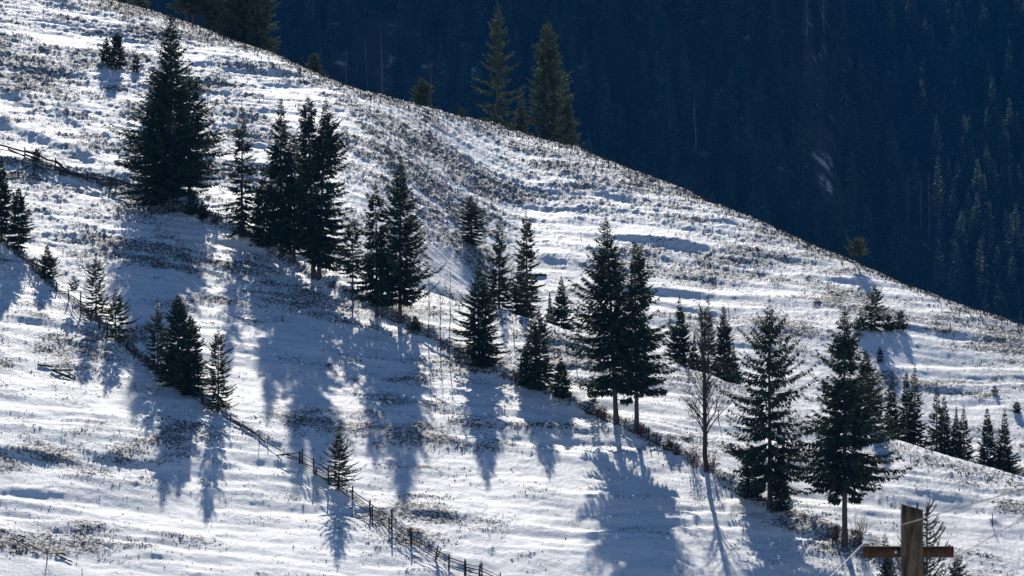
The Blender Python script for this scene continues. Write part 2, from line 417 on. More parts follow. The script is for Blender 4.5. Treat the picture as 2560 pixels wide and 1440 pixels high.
# ------------------------------------------------------------------ spruce generator
def spruce_parts(H, R, bare_frac=0.05, seed=0, p=0.85, lev=0.33, per=6, twig=0.13, tl=0.34, hang=0.5, droop=0.25, up=0.25, gap=0.0, top_el=0.9,
                 low_el=-0.15, irregular=0.27, width=0.26, trunk_r=None, lean=(0, 0), topbare=0.03, asym=None):
    r = np.random.default_rng(seed)
    tr = trunk_r or max(0.035, H * 0.0125)
    zs = np.linspace(-0.35, H, 12)
    wob = np.cumsum(r.normal(0, 0.012 * H / 10, (12, 2)), 0) * (np.linspace(0, 1, 12)[:, None])
    axis = np.column_stack([wob[:, 0] + lean[0] * np.clip(zs / H, 0, 1), wob[:, 1] + lean[1] * np.clip(zs / H, 0, 1), zs])
    rad = tr * np.clip(1 - zs / H, 0.03, 1) ** 0.85
    rad[0] *= 1.35
    tb = Buf(); tb.tube(axis, rad, 8)
    def ax(z): return np.array([np.interp(z, zs, axis[:, 0]), np.interp(z, zs, axis[:, 1]), z])
    hb = H * bare_frac
    cb = Buf(); TV = []
    ph1, ph2 = r.uniform(0, 6.28, 2); tl = min(tl, .36 * R + .06)
    z = hb
    while z < H * (1 - topbare * 0.5):
        u = (z - hb) / (H - hb)
        prof = (1 - u) ** p * min(1.0, 0.62 + u / 0.16 * 0.38) * (0.58 + 0.42 * min(1, (1 - u) / .38)) * r.uniform(.82, 1.15)
        nb = max(3, int(round(per * (0.75 + 0.5 * r.random()) * (1 if u < .8 else .8))))
        if r.random() < gap: nb = max(1, nb // 3)
        az0 = r.random() * 6.283
        for k in range(nb):
            az = az0 + (k + r.uniform(-.3, .3)) * 6.283 / nb
            L = R * prof * np.clip(1 + r.normal(0, irregular), 0.35, 1.4) * (1 + .16 * math.sin(9 * u + ph1 + 1.0 * math.cos(az - ph2))) + 0.03 * R
            if asym is not None: L *= 1 + asym[0] * math.cos(az - asym[1])
            if u > 1 - topbare * 2: L *= 0.5
            el = low_el + (top_el - low_el) * u ** 1.4 + r.normal(0, 0.08)
            zz = z + r.uniform(-.5, .5) * lev
            if zz > H: continue
            base = ax(zz)
            dx = np.array([math.cos(az), math.sin(az), 0.0]); sd = np.array([-dx[1], dx[0], 0.0])
            dr = droop * (1 - u)
            def pos(s): return base + np.outer(s * L * math.cos(el), dx) + np.outer(L * (s * math.sin(el) - dr * s ** 1.5 + up * (1 - .5 * u) * s ** 3), (0, 0, 1.0))
            ss = np.array([0, .35, .7, 1.0])
            P = pos(ss)
            wr = max(0.008, 0.012 * L + 0.004)
            cb.tube(P, [wr, wr * .7, wr * .45, wr * .15], 3, cap=False)
            m = max(3, int(L / twig))
            s = np.clip(0.12 + 0.88 * (np.arange(m) + r.random(m)) / m, 0, 1)
            s = np.concatenate([s, s, [1.0]])
            side = np.concatenate([np.ones(m), -np.ones(m), [0.0]])
            n = len(s)
            o = pos(s)
            tan = pos(np.minimum(s + .05, 1.05)) - pos(np.maximum(s - .05, 0)); tan /= np.linalg.norm(tan, axis=1)[:, None] + 1e-9
            ln = tl * (0.55 + 0.75 * r.random(n)) * (1.05 - 0.55 * s) * (0.28 + 0.72 * min(1, L / (0.5 * R + 1e-6)))
            D = tan * r.uniform(.5, .9, n)[:, None] + sd[None, :] * (side * r.uniform(.35, .9, n))[:, None]
            D[:, 2] -= hang * r.uniform(.1, 1.3, n)
            D /= np.linalg.norm(D, axis=1)[:, None]
            up_v = r.normal(0, 1, (n, 3)); Wd = np.cross(D, up_v); Wd /= np.linalg.norm(Wd, axis=1)[:, None] + 1e-9
            Wd *= (ln * width * r.uniform(.7, 1.3, n))[:, None]
            ln = ln[:, None]
            TV.append(np.stack([o, o + D * ln * .45 + Wd, o + D * ln, o + D * ln * .45 - Wd], 1))
        z += lev * (0.8 + 0.4 * r.random()) * (1.0 if u < .7 else .75)
    Q = np.concatenate(TV).reshape(-1, 3)
    cb.add(Q, np.arange(len(Q)).reshape(-1, 4))
    return tb, cb

def spruce(label, loc, H, R, seed, mat='needles', group=None, name='spruce_tree', **kw):
    t = thing(name, label, 'spruce', loc, group)
    tb, cb = spruce_parts(H, R, seed=seed, **kw)
    link('trunk', tb.mesh('spruce_trunk', True), M['bark'], t)
    link('crown', cb.mesh('spruce_crown'), M[mat], t)
    return t

G_ROW = 'spruces along the diagonal bank'
G_FEN = 'spruces along the lower fence'
G_HOL = 'spruces in the hollow behind the bank'
G_SLO = 'spruces scattered on the upper slope'
G_RID = 'spruces behind the ridge line'
BIG = dict(lev=0.37, per=7, twig=0.10, tl=0.70, hang=0.8, width=0.15, irregular=.36, gap=.10)
MEDI = dict(lev=0.24, per=8, twig=0.07, tl=0.48, hang=0.5, width=0.18)
SMALL = dict(lev=0.17, per=8, twig=0.065, tl=0.36, hang=0.3, width=0.20, up=0.35, droop=0.15)
def mixd(d, **k): e = dict(d); e.update(k); return e

# (px, base py, top py, half width px, where, group, material, label, settings)
TREES = [
 # main row along the bank
 (427, 527, 28, 108, 'hit', G_ROW, 'needles', 'tallest and broadest dark spruce, upper left, at the end of the plank fence', mixd(BIG, p=.72, bare_frac=.10, droop=.3, up=.3, per=8)),
 (407, 517, 150, 95, 'hit', G_ROW, 'needles', 'second thinner spruce pressed against the left of the broadest spruce', mixd(BIG, p=.8, bare_frac=.06, asym=(.35, 3.14))),
 (474, 508, 150, 70, ('back', 4), G_ROW, 'needles', 'dense spruce hidden behind the right side of the broadest spruce', mixd(BIG, p=.6, bare_frac=.10, asym=(.15, 0))),
 (480, 540, 470, 20, 'hit', G_ROW, 'needles_young', 'knee high green spruce just right of the broadest spruce trunk', SMALL),
 (507, 549, 500, 15, 'hit', G_ROW, 'needles_young', 'tiny thin spruce between the broadest spruce and the slender open one', SMALL),
 (604, 592, 258, 52, 'hit', G_ROW, 'needles', 'slender open spruce with gappy tiers standing right of the broadest spruce', mixd(BIG, lev=.46, per=6, tl=.6, p=.55, bare_frac=.05, droop=.35, up=.15, gap=.15)),
 (660, 612, 410, 50, 'hit', G_ROW, 'needles', 'low dense spruce filling the gap left of the dark columnar spruce', mixd(BIG, p=.6, bare_frac=.03, irregular=.3)),
 (703, 642, 240, 62, 'hit', G_ROW, 'needles', 'dark columnar spruce with thin pointed top, left of the twin spruces', mixd(BIG, p=.68, bare_frac=.10, per=8)),
 (735, 655, 330, 48, 'hit', G_ROW, 'needles', 'dense spruce squeezed between the columnar spruce and the twin spruces', mixd(BIG, p=.5, bare_frac=.12, per=8)),
 (784, 696, 236, 50, 'hit', G_ROW, 'needles', 'left one of the twin spruces leaning together at one foot', mixd(BIG, p=.40, bare_frac=.16, irregular=.35, gap=.12, lean=(-.6, 0))),
 (797, 701, 244, 78, 'hit', G_ROW, 'needles', 'right one of the twin spruces, with broad drooping right side', mixd(BIG, p=.55, bare_frac=.10, irregular=.3, asym=(.3, 0), lean=(.6, 0))),
 (882, 742, 545, 38, 'hit', G_ROW, 'needles_young', 'thin yellowish green young spruce right of the twin spruces', mixd(MEDI, lev=.34, per=5, p=.5, bare_frac=.28)),
 (942, 792, 452, 52, 'hit', G_ROW, 'needles', 'dense spruce with a forked foot just left of the cone shaped spruce', mixd(BIG, p=.55, bare_frac=.12)),
 (1000, 808, 390, 84, 'hit', G_ROW, 'needles', 'cone shaped spruce with upswept right branches and bare lower trunk, mid row', mixd(BIG, p=.78, bare_frac=.13, up=.45, droop=.2, low_el=-.05, hang=.5)),
 (1038, 828, 790, 17, 'hit', G_ROW, 'needles_young', 'ankle high spruce bush right of the cone shaped spruce', SMALL),
 (1197, 915, 655, 54, 'hit', G_ROW, 'needles_young', 'feathery light spruce with two stems, right of the bare saplings', mixd(MEDI, p=.72, bare_frac=.03)),
 (1212, 918, 700, 40, 'hit', G_ROW, 'needles_young', 'second stem growing tight beside the feathery light spruce', mixd(MEDI, p=.7, bare_frac=.04)),
 (1349, 973, 772, 42, 'hit', G_ROW, 'needles_young', 'airy spruce with twin stems, left of the small sparse spruce', mixd(MEDI, p=.62, bare_frac=.03)),
 (1330, 968, 800, 34, 'hit', G_ROW, 'needles_young', 'left stem of the airy twin stemmed spruce', mixd(MEDI, p=.6, bare_frac=.06)),
 (1312, 965, 862, 20, 'hit', G_ROW, 'needles_young', 'short slim spruce at the left foot of the airy twin stemmed spruce', SMALL),
 (1403, 1002, 893, 28, 'hit', G_ROW, 'needles_young', 'small sparse spruce on the bank left of the big dark pair', mixd(SMALL, p=.75)),
 (1541, 1060, 538, 90, 'hit', G_ROW, 'needles', 'taller left spruce of the big dark pair, trunk bare near the ground', mixd(BIG, p=.62, bare_frac=.17, per=8, up=.35, asym=(.25, 3.14), lean=(-.9, 0))),
 (1592, 1080, 598, 66, 'hit', G_ROW, 'needles', 'right spruce of the big dark pair with a lighter bare trunk', mixd(BIG, p=.60, bare_frac=.20, per=8, up=.35, asym=(.3, 0), lean=(-.1, 0))),
 (1482, 1038, 940, 20, 'hit', G_ROW, 'needles_young', 'thin spruce sapling on the bank under the big dark pair', mixd(SMALL, gap=.3)),
 (1925, 1272, 736, 136, 'hit', G_ROW, 'needles', 'spruce with long sagging curtain branches right of the leafless tree', mixd(BIG, lev=.50, per=7, p=.66, bare_frac=.13, droop=.42, up=.40, hang=1.7, tl=.62, twig=.10, irregular=.40)),
 (1880, 1252, 1120, 40, 'hit', G_ROW, 'needles', 'bushy young spruce at the left foot of the curtain branched spruce', mixd(SMALL, per=7, p=.7)),
 (1952, 1280, 1165, 28, 'hit', G_ROW, 'needles_young', 'thin young spruce at the right foot of the curtain branched spruce', SMALL),
 (2112, 1362, 765, 118, 'hit', G_ROW, 'needles', 'rightmost big spruce of the row on a tall bare trunk', mixd(BIG, p=.66, bare_frac=.25, droop=.4, up=.42, hang=1.1, per=8)),
 (1672, 1128, 1100, 14, 'hit', G_ROW, 'needles_young', 'knee high pale spruce on the snow left of the leafless tree', SMALL),
 (1692, 1140, 1118, 11, 'hit', G_ROW, 'needles_young', 'tiniest pale spruce tuft beside the leafless tree', SMALL),
 # lower fence row
 (4, 602, 392, 28, 'hit', G_FEN, 'needles', 'tall slim spruce cut by the left edge of the picture', mixd(MEDI, p=.6, bare_frac=.10)),
 (46, 625, 468, 30, 'hit', G_FEN, 'needles', 'spruce beside the left edge one, its foot in the fence', mixd(MEDI, p=.62, bare_frac=.06)),
 (119, 698, 612, 28, 'hit', G_FEN, 'needles_young', 'small open spruce on the fence right of the left edge pair', SMALL),
 (185, 758, 690, 14, 'hit', G_FEN, 'needles_young', 'thin spruce sapling on a bare stem beside the fence gap', mixd(SMALL, bare_frac=.5, per=6)),
 (240, 797, 632, 46, 'hit', G_FEN, 'needles_young', 'layered young spruce with spiky top right of the fence gap', mixd(SMALL, p=.8, per=6, lev=.26, twig=.08, tl=.34, topbare=.08)),
 (289, 850, 722, 34, 'hit', G_FEN, 'needles', 'smaller tilted spruce right of the layered young spruce', mixd(SMALL, p=.7, per=6, lev=.24, bare_frac=.08, asym=(.3, 0))),
 (394, 930, 735, 36, 'hit', G_FEN, 'needles_young', 'spruce with long thin leader, left in the fence thicket', mixd(SMALL, p=.7, lev=.27, per=6, tl=.34, topbare=.14)),
 (446, 968, 735, 48, 'hit', G_FEN, 'needles', 'tallest dense spruce in the fence thicket', mixd(MEDI, p=.62, per=7)),
 (478, 988, 785, 44, 'hit', G_FEN, 'needles', 'dense spruce on the right of the fence thicket', mixd(MEDI, p=.65, per=7)),
 (425, 950, 870, 30, 'hit', G_FEN, 'needles', 'low spruce under the fence thicket', mixd(SMALL, per=7)),
 (546, 1030, 805, 42, 'hit', G_FEN, 'needles_young', 'spiky spruce standing alone at the right end of the fence thicket', mixd(SMALL, p=.7, lev=.28, per=6, tl=.36, topbare=.10)),
 (848, 1222, 1062, 46, 'hit', G_FEN, 'needles_young', 'single small spruce on the lower fence with its shadow on the snow', mixd(SMALL, p=.78, lev=.21, per=7, tl=.30, twig=.075)),
 # hollow behind the bank
 (1248, 768, 540, 34, ('gully', .30), G_HOL, 'needles_young', 'spruce with thin see-through top, left of the hollow plank', mixd(MEDI, p=.5, gap=.2, bare_frac=.06)),
 (1318, 730, 522, 30, ('gully', .85), G_HOL, 'needles_young', 'taller see-through spruce behind the hollow plank', mixd(MEDI, p=.45, gap=.15, bare_frac=.05)),
 (1303, 782, 618, 28, ('gully', .2), G_HOL, 'needles_young', 'bushy brownish spruce in front of the hollow plank', mixd(MEDI, p=.6, bare_frac=.05)),
 (1404, 815, 692, 30, ('gully', .3), G_HOL, 'needles', 'short dark spruce left of the big dark pair, foot hidden by the bank', mixd(MEDI, p=.7)),
 (1375, 800, 728, 18, ('gully', .5), G_HOL, 'needles_young', 'faint thin spruce beside the short dark one in the hollow', SMALL),
 (1699, 912, 738, 32, ('gully', .3), G_HOL, 'needles', 'neat cone spruce right of the big dark pair, beyond the bank', mixd(MEDI, p=.75)),
 (1736, 930, 830, 24, ('gully', .4), G_HOL, 'needles_young', 'low thin spruce between the neat cone spruce and the leafless tree', SMALL),
 (1770, 940, 733, 34, ('gully', .5), G_HOL, 'needles_young', 'tall thin spruce showing behind the leafless tree crown', mixd(MEDI, p=.6, gap=.25, lev=.34)),
 (1810, 955, 760, 30, ('gully', .4), G_HOL, 'needles', 'spruce just right of the leafless tree, beyond the bank', mixd(MEDI, p=.65)),
 (1834, 968, 862, 24, ('gully', .3), G_HOL, 'needles', 'short spruce tucked left behind the curtain branched spruce', SMALL),
 (2166, 1075, 872, 44, ('gully', .2), G_HOL, 'needles', 'spruce showing behind the right side of the rightmost big spruce', mixd(MEDI, p=.55, per=7)),
 (2229, 1092, 942, 24, ('gully', .35), G_HOL, 'needles', 'first spruce in the hollow row right of the rightmost big spruce', mixd(MEDI, p=.6)),
 (2266, 1106, 925, 22, ('gully', .5), G_HOL, 'needles', 'left stem of the tallest pair in the hollow row', mixd(MEDI, p=.6)),
 (2287, 1112, 908, 29, ('gully', .4), G_HOL, 'needles_young', 'right stem of the tallest pair in the hollow row', mixd(MEDI, p=.7)),
 (2342, 1122, 958, 25, ('gully', .35), G_HOL, 'needles_young', 'thin spruce right of the tallest pair in the hollow row', mixd(MEDI, p=.65)),
 (2362, 1128, 985, 22, ('gully', .45), G_HOL, 'needles', 'fifth spruce from the left in the hollow row', mixd(MEDI, p=.65)),
 (2390, 1135, 1015, 20, ('gully', .35), G_HOL, 'needles', 'low spruce in the middle of the hollow row', SMALL),
 (2409, 1140, 1010, 24, ('gully', .5), G_HOL, 'needles_young', 'thin spruce just right of the middle of the hollow row', mixd(MEDI, p=.7)),
 (2468, 1158, 1018, 27, ('gully', .4), G_HOL, 'needles', 'second last spruce of the hollow row near the right edge', mixd(MEDI, p=.65)),
 (2510, 1172, 1022, 30, ('gully', .4), G_HOL, 'needles', 'last spruce of the hollow row near the right edge', mixd(MEDI, p=.7)),
 # upper slope
 (1178, 612, 490, 43, 'hit', G_SLO, 'needles', 'wide bushy spruce alone on the snow above the hollow', mixd(MEDI, p=.6, per=8, tl=.36)),
 (2187, 826, 716, 42, 'hit', G_SLO, 'needles', 'small spruce amid dark bushes on the right slope', mixd(MEDI, p=.7, per=7, tl=.34)),
 (2222, 826, 786, 24, 'hit', G_SLO, 'needles', 'low dark spruce bush at the right foot of the slope spruce', SMALL),
 (2152, 824, 790, 24, 'hit', G_SLO, 'needles', 'low dark spruce bush at the left foot of the slope spruce', SMALL),
 (2252, 824, 775, 20, 'hit', G_SLO, 'needles', 'outer right bush beside the slope spruce', SMALL),
 (2200, 906, 866, 10, 'hit', G_SLO, 'needles', 'tiny spruce below the bushes of the right slope', SMALL),
 (2542, 1034, 1004, 13, 'hit', G_SLO, 'needles', 'tiny round spruce near the right edge above the hollow row', SMALL),
 (2487, 985, 965, 9, 'hit', G_SLO, 'needles_young', 'tiniest spruce seedling on the open right slope', SMALL),
 (292, 175, 82, 24, 'hit', G_SLO, 'needles', 'dense little spruce with thin leader high on the left slope', mixd(SMALL, per=7, p=.55)),
 (266, 156, 92, 18, 'hit', G_SLO, 'needles_young', 'see-through little spruce just left of the dense one high up', SMALL),
 (340, 180, 138, 12, 'hit', G_SLO, 'needles_young', 'tiny spruce between the dense little one and the broadest spruce', SMALL),
 (92, 404, 372, 18, 'hit', G_SLO, 'needles_young', 'small round spruce growing through the plank fence', mixd(SMALL, per=8)),
 # behind the ridge
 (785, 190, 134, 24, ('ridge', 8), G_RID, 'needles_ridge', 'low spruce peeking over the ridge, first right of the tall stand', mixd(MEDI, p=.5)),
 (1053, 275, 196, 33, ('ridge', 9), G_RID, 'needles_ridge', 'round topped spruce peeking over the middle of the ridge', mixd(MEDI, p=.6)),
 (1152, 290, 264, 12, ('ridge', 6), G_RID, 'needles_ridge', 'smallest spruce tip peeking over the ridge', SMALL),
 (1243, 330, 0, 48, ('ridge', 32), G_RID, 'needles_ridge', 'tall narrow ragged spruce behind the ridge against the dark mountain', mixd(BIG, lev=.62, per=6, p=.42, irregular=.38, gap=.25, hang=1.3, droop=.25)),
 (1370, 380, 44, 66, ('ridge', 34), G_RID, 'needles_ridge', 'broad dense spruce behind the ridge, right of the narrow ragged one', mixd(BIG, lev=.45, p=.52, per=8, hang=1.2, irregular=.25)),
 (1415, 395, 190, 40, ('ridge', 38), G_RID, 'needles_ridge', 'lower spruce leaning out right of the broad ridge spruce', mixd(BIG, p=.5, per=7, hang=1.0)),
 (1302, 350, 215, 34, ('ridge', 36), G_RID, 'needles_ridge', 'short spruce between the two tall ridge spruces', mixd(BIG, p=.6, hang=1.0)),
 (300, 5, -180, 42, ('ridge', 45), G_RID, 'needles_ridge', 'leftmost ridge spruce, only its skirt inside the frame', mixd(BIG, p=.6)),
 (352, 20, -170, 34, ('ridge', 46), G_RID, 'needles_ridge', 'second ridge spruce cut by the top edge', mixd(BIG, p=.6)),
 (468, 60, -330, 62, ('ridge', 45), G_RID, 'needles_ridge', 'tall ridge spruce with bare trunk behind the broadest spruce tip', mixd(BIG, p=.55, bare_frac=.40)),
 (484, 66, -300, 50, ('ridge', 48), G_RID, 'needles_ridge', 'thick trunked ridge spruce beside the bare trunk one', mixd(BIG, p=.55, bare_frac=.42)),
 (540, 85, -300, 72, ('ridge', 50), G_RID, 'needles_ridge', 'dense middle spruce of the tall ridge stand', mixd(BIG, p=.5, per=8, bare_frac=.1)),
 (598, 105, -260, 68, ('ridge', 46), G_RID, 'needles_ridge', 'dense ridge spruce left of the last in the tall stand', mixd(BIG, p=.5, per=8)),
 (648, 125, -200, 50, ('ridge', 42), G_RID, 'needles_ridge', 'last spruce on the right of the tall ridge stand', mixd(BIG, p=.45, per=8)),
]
for n, (px, bpy_, tpy, hw, where, grp, mat, label, kw) in enumerate(TREES):
    if where == 'hit': P = hit(px, bpy_)
    elif where[0] == 'back':
        q = hit(px, bpy_); y = q.y + where[1]; a = float(px2a(px)); P = Vector((a * y, y, ground_at(a, y)))
    elif where[0] == 'gully':
        a = float(px2a(px)); y = float(y_mid(np.array([a]))[0]) + where[1] * float(Gul(np.array([a]))[0]); P = Vector((a * y, y, ground_at(a, y)))
    else:
        a = float(px2a(px)); y = crest_y(px) + where[1]; P = Vector((a * y, y, ground_at(a, y)))
    sc = P.y / FPX
    H = (720 - tpy) * sc - P.z
    R = hw * sc
    kw = dict(kw)
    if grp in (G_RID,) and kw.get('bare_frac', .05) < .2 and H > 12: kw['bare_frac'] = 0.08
    if H < 3.2:
        f = max(0.35, H / 3.2); kw['lev'] = kw['lev'] * (0.5 + .5 * f); kw['twig'] = kw['twig'] * (0.6 + .4 * f); kw['tl'] = kw['tl'] * (0.5 + .5 * f)
    big = kw.get('lev', 0) >= .33
    if big and grp == G_ROW: kw['p'] = kw.get('p', .85) + .06
    if grp == G_HOL: kw['p'] = kw.get('p', .85) + .15; R *= 1.22
    if mat == 'needles_young' and kw.get('lev') == .24: kw['per'] = 6; kw['lev'] = .29; kw['irregular'] = .35
    spruce(label, P, H, R * (1.02 if big else 1.14), 100 + n, mat, grp, **kw)
print('TREES', sum(len(o.data.polygons) for o in bpy.data.objects if o.type == 'MESH' and o.name.startswith(('crown', 'trunk'))) * 2)

# lone branch clumps low on the bare trunks
def branch_clump(parent, zloc, az, L, seed, scale=1.0):
    r = np.random.default_rng(seed); cb = Buf()
    dx = np.array([math.cos(az), math.sin(az) * .5, 0])
    s = np.linspace(0, 1, 6); P = np.outer(s * L, dx) + np.outer(-.12 * L * s + .10 * L * s ** 2, (0, 0, 1)) + np.array([0, 0, zloc])
    cb.tube(P, np.linspace(.045, .01, 6), 4, cap=False)
    k = int(150 * scale); ss = r.uniform(.35, 1, k)
    o = np.stack([np.interp(ss, s, P[:, i]) for i in range(3)], 1) + r.normal(0, .10, (k, 3)) * np.array([1, 1, .5])
    D = r.normal(0, .6, (k, 3)) + dx * .6; D[:, 2] -= r.uniform(.2, 1.4, k); D /= np.linalg.norm(D, axis=1)[:, None]
    ln = r.uniform(.25, .6, k)[:, None]
    Wd = np.cross(D, r.normal(0, 1, (k, 3))); Wd /= np.linalg.norm(Wd, axis=1)[:, None]; Wd *= ln * .16
    Q = np.stack([o, o + D * ln * .5 + Wd, o + D * ln, o + D * ln * .5 - Wd], 1).reshape(-1, 3)
    cb.add(Q, np.arange(len(Q)).reshape(-1, 4))
    link('branch', cb.mesh('spruce_branch'), M['needles'], parent)
by_label = {o['label']: o for o in bpy.data.objects if 'label' in o}
T15 = by_label['rightmost big spruce of the row on a tall bare trunk']
for z, az, L, sd in [(4.9, 3.14, 2.4, 1), (3.6, 3.3, 1.0, 2), (3.7, 0.1, 1.1, 3), (5.4, .2, 1.6, 4)]: branch_clump(T15, z, az, L, sd)
T12 = by_label['right spruce of the big dark pair with a lighter bare trunk']
for z, az, L, sd in [(3.3, .1, 2.4, 5), (4.2, 0.3, 2.0, 6), (3.4, 3.0, 1.4, 7)]: branch_clump(T12, z, az, L, sd, 1.3)
T11 = by_label['taller left spruce of the big dark pair, trunk bare near the ground']
for z, az, L, sd in [(2.7, 3.14, 2.2, 8), (3.2, 2.9, 1.5, 9), (2.0, .2, 1.2, 10)]: branch_clump(T11, z, az, L, sd)
T14 = by_label['spruce with long sagging curtain branches right of the leafless tree']
for z, az, L, sd in [(4.6, 3.14, 3.2, 11), (4.7, .1, 2.2, 12)]: branch_clump(T14, z, az, L, sd, 1.4)

# ------------------------------------------------------------------ leafless trees, saplings and shrubs
def limb(buf, p, d, L, r0, r, depth, bend=0.25, n=4, grav=0.10):
    m = 4
    P = [np.array(p, float)]; d = np.array(d, float)
    for k in range(m):
        d = d + r.normal(0, bend / m, 3) + np.array([0, 0, grav / m]); d /= np.linalg.norm(d)
        P.append(P[-1] + d * L / m)
    buf.tube(P, np.linspace(r0, max(r0 * .35, .006), m + 1), n, cap=False)
    return P, d
def leafless(label, loc, H, spread, seed, name='bare_tree', cat='bare tree', r0=.22, mat='bark_dark', nb=46, start=.28, group=None, sub=5, fine=2, ang=.75):
    r = np.random.default_rng(seed)
    t = thing(name, label, cat, loc, group)
    zs = np.linspace(-.3, H, 9); ax = np.column_stack([np.cumsum(r.normal(0, .012 * H, 9)) * .5, np.cumsum(r.normal(0, .012 * H, 9)) * .5, zs])
    ax[:, :2] -= ax[1, :2]
    tb = Buf(); tb.tube(ax, np.maximum(r0 * (1 - zs.clip(0) / H) ** .8, .014), 8)
    link('trunk', tb.mesh('tree_trunk', True), M[mat], t)
    bb = Buf()
    for k in range(nb):
        u = start + (1 - start) * (k + r.random()) / nb * .97
        z = u * H; p = [np.interp(z, zs, ax[:, 0]), np.interp(z, zs, ax[:, 1]), z]
        az = k * 2.4 + r.normal(0, .4); el = ang + r.normal(0, .12) + .25 * u
        d = np.array([math.cos(az) * math.cos(el), math.sin(az) * math.cos(el), math.sin(el)])
        L = spread / math.cos(ang) * (1 - .75 * (u - start) / (1 - start)) * r.uniform(.6, 1.1)
        P, de = limb(bb, p, d, L * r.uniform(.75, 1.2), max(.012, r0 * .26 * (1 - u) + .016), r, 1, bend=.5)
        for j in range(sub):
            i = r.integers(1, 4); q = P[i] + (P[i + 1] - P[i]) * r.random()
            d2 = d + r.normal(0, .45, 3); d2 /= np.linalg.norm(d2)
            P2, _ = limb(bb, q, d2, L * r.uniform(.25, .5), .014, r, 2, n=3)
            for f in range(fine):
                d3 = d2 + r.normal(0, .5, 3); d3 /= np.linalg.norm(d3)
                limb(bb, P2[r.integers(1, 4)], d3, L * r.uniform(.1, .25), .009, r, 3, n=3)
    link('branches', bb.mesh('tree_branches'), M[mat], t)
    return t
P = hit(1762, 1183); sc = P.y / FPX
leafless('leafless broadleaf tree with fanned fine branches between spruces', P, (1183 - 785) * sc, 66 * sc, 3, nb=70, start=.20, ang=1.0, sub=8, fine=3)
G_SAP = 'bare saplings on the bank'
for px, b_, t_, lab in [(1071, 842, 690, 'leftmost thin leafless sapling on the bank'), (1101, 856, 735, 'short leafless sapling between the other two on the bank'),
                        (1124, 872, 668, 'tallest leafless sapling with whip top on the bank'), (953, 690 + 110, 640, 'leafless whip beside the forked foot spruce')]:
    P = hit(px, b_); sc = P.y / FPX
    leafless(lab, P, (b_ - t_) * sc, 14 * sc, px, 'bare_sapling', 'sapling', r0=.045, nb=16, start=.3, group=G_SAP, sub=2, fine=1, ang=1.0)
G_SHR = 'shrubs along the bank'
def shrub(label, px, py, hpx, wpx, seed, leaves=0, n=26, mat='twig_red'):
    P = hit(px, py); sc = P.y / FPX; H, R = hpx * sc, wpx * sc
    r = np.random.default_rng(seed); t = thing('shrub', label, 'shrub', P, G_SHR)
    b = Buf(); LV = []
    for k in range(n):
        az, s = r.random() * 6.283, r.random()
        d = np.array([math.cos(az) * s * R / H, math.sin(az) * s * R / H, 1.0]); d /= np.linalg.norm(d)
        Pp, _ = limb(b, [r.normal(0, .15), r.normal(0, .15), -.05], d, H * r.uniform(.6, 1.1), .016, r, 1, n=3)
        for j in range(3):
            d2 = d + r.normal(0, .4, 3); d2 /= np.linalg.norm(d2)
            P2, _ = limb(b, Pp[r.integers(1, 4)], d2, H * .35, .009, r, 2, n=3)
            for l in range(leaves):
                o = P2[r.integers(1, 5)] + r.normal(0, .05, 3); a1, a2 = r.normal(0, .05, 3), r.normal(0, .05, 3)
                LV.append([o, o + a1, o + a1 + a2, o + a2])
    link('stems', b.mesh('shrub_stems'), M[mat], t)
    if LV:
        Q = np.array(LV).reshape(-1, 3); link('leaves', mesh_np('shrub_leaves', Q, np.arange(len(Q)).reshape(-1, 4)), M['leaf_red'], t)
shrub('red leaved shrub at the left foot of the leafless tree', 1735, 1172, 62, 34, 1, leaves=3)
shrub('red leaved shrub at the right foot of the leafless tree', 1782, 1180, 50, 22, 2, leaves=4, n=16)
shrub('reddish twiggy shrub left of the rightmost big spruce trunk', 2088, 1352, 45, 30, 3, leaves=1)
shrub('pale twiggy shrub right of the rightmost big spruce trunk', 2150, 1362, 70, 36, 4, n=34)
shrub('rusty leaved low shrub on the bank under the big dark pair', 1506, 1050, 34, 26, 5, leaves=3)
shrub('rusty leaved low shrub right of the big dark pair', 1606, 1090, 26, 14, 6, leaves=4, n=14)
shrub('small rusty shrub left of the airy twin stemmed spruce', 1288, 955, 22, 16, 7, leaves=4, n=14)
shrub('dry shrub on the bank between the broadest and the slender spruce', 540, 560, 30, 26, 8, leaves=1)
shrub('brown shrub under the columnar spruce', 660, 620, 24, 22, 9, leaves=1)
shrub('small brown shrub below the high ridge on the left', 752, 188, 18, 12, 10, n=14)
shrub('tiny brown shrub high on the left slope', 40, 262, 22, 12, 11, n=12)

# ------------------------------------------------------------------ tiny pine on the ridge
P = hit(2145, 668); sc = P.y / FPX
spruce('lone small pine with a flat crown on a bare stem on the right ridge', P, 70 * sc, 30 * sc, 900, 'needles_ridge', None, name='pine_tree', **mixd(SMALL, bare_frac=.42, p=.45, per=8, lev=.22, tl=.36, irregular=.35))['category'] = 'pine'

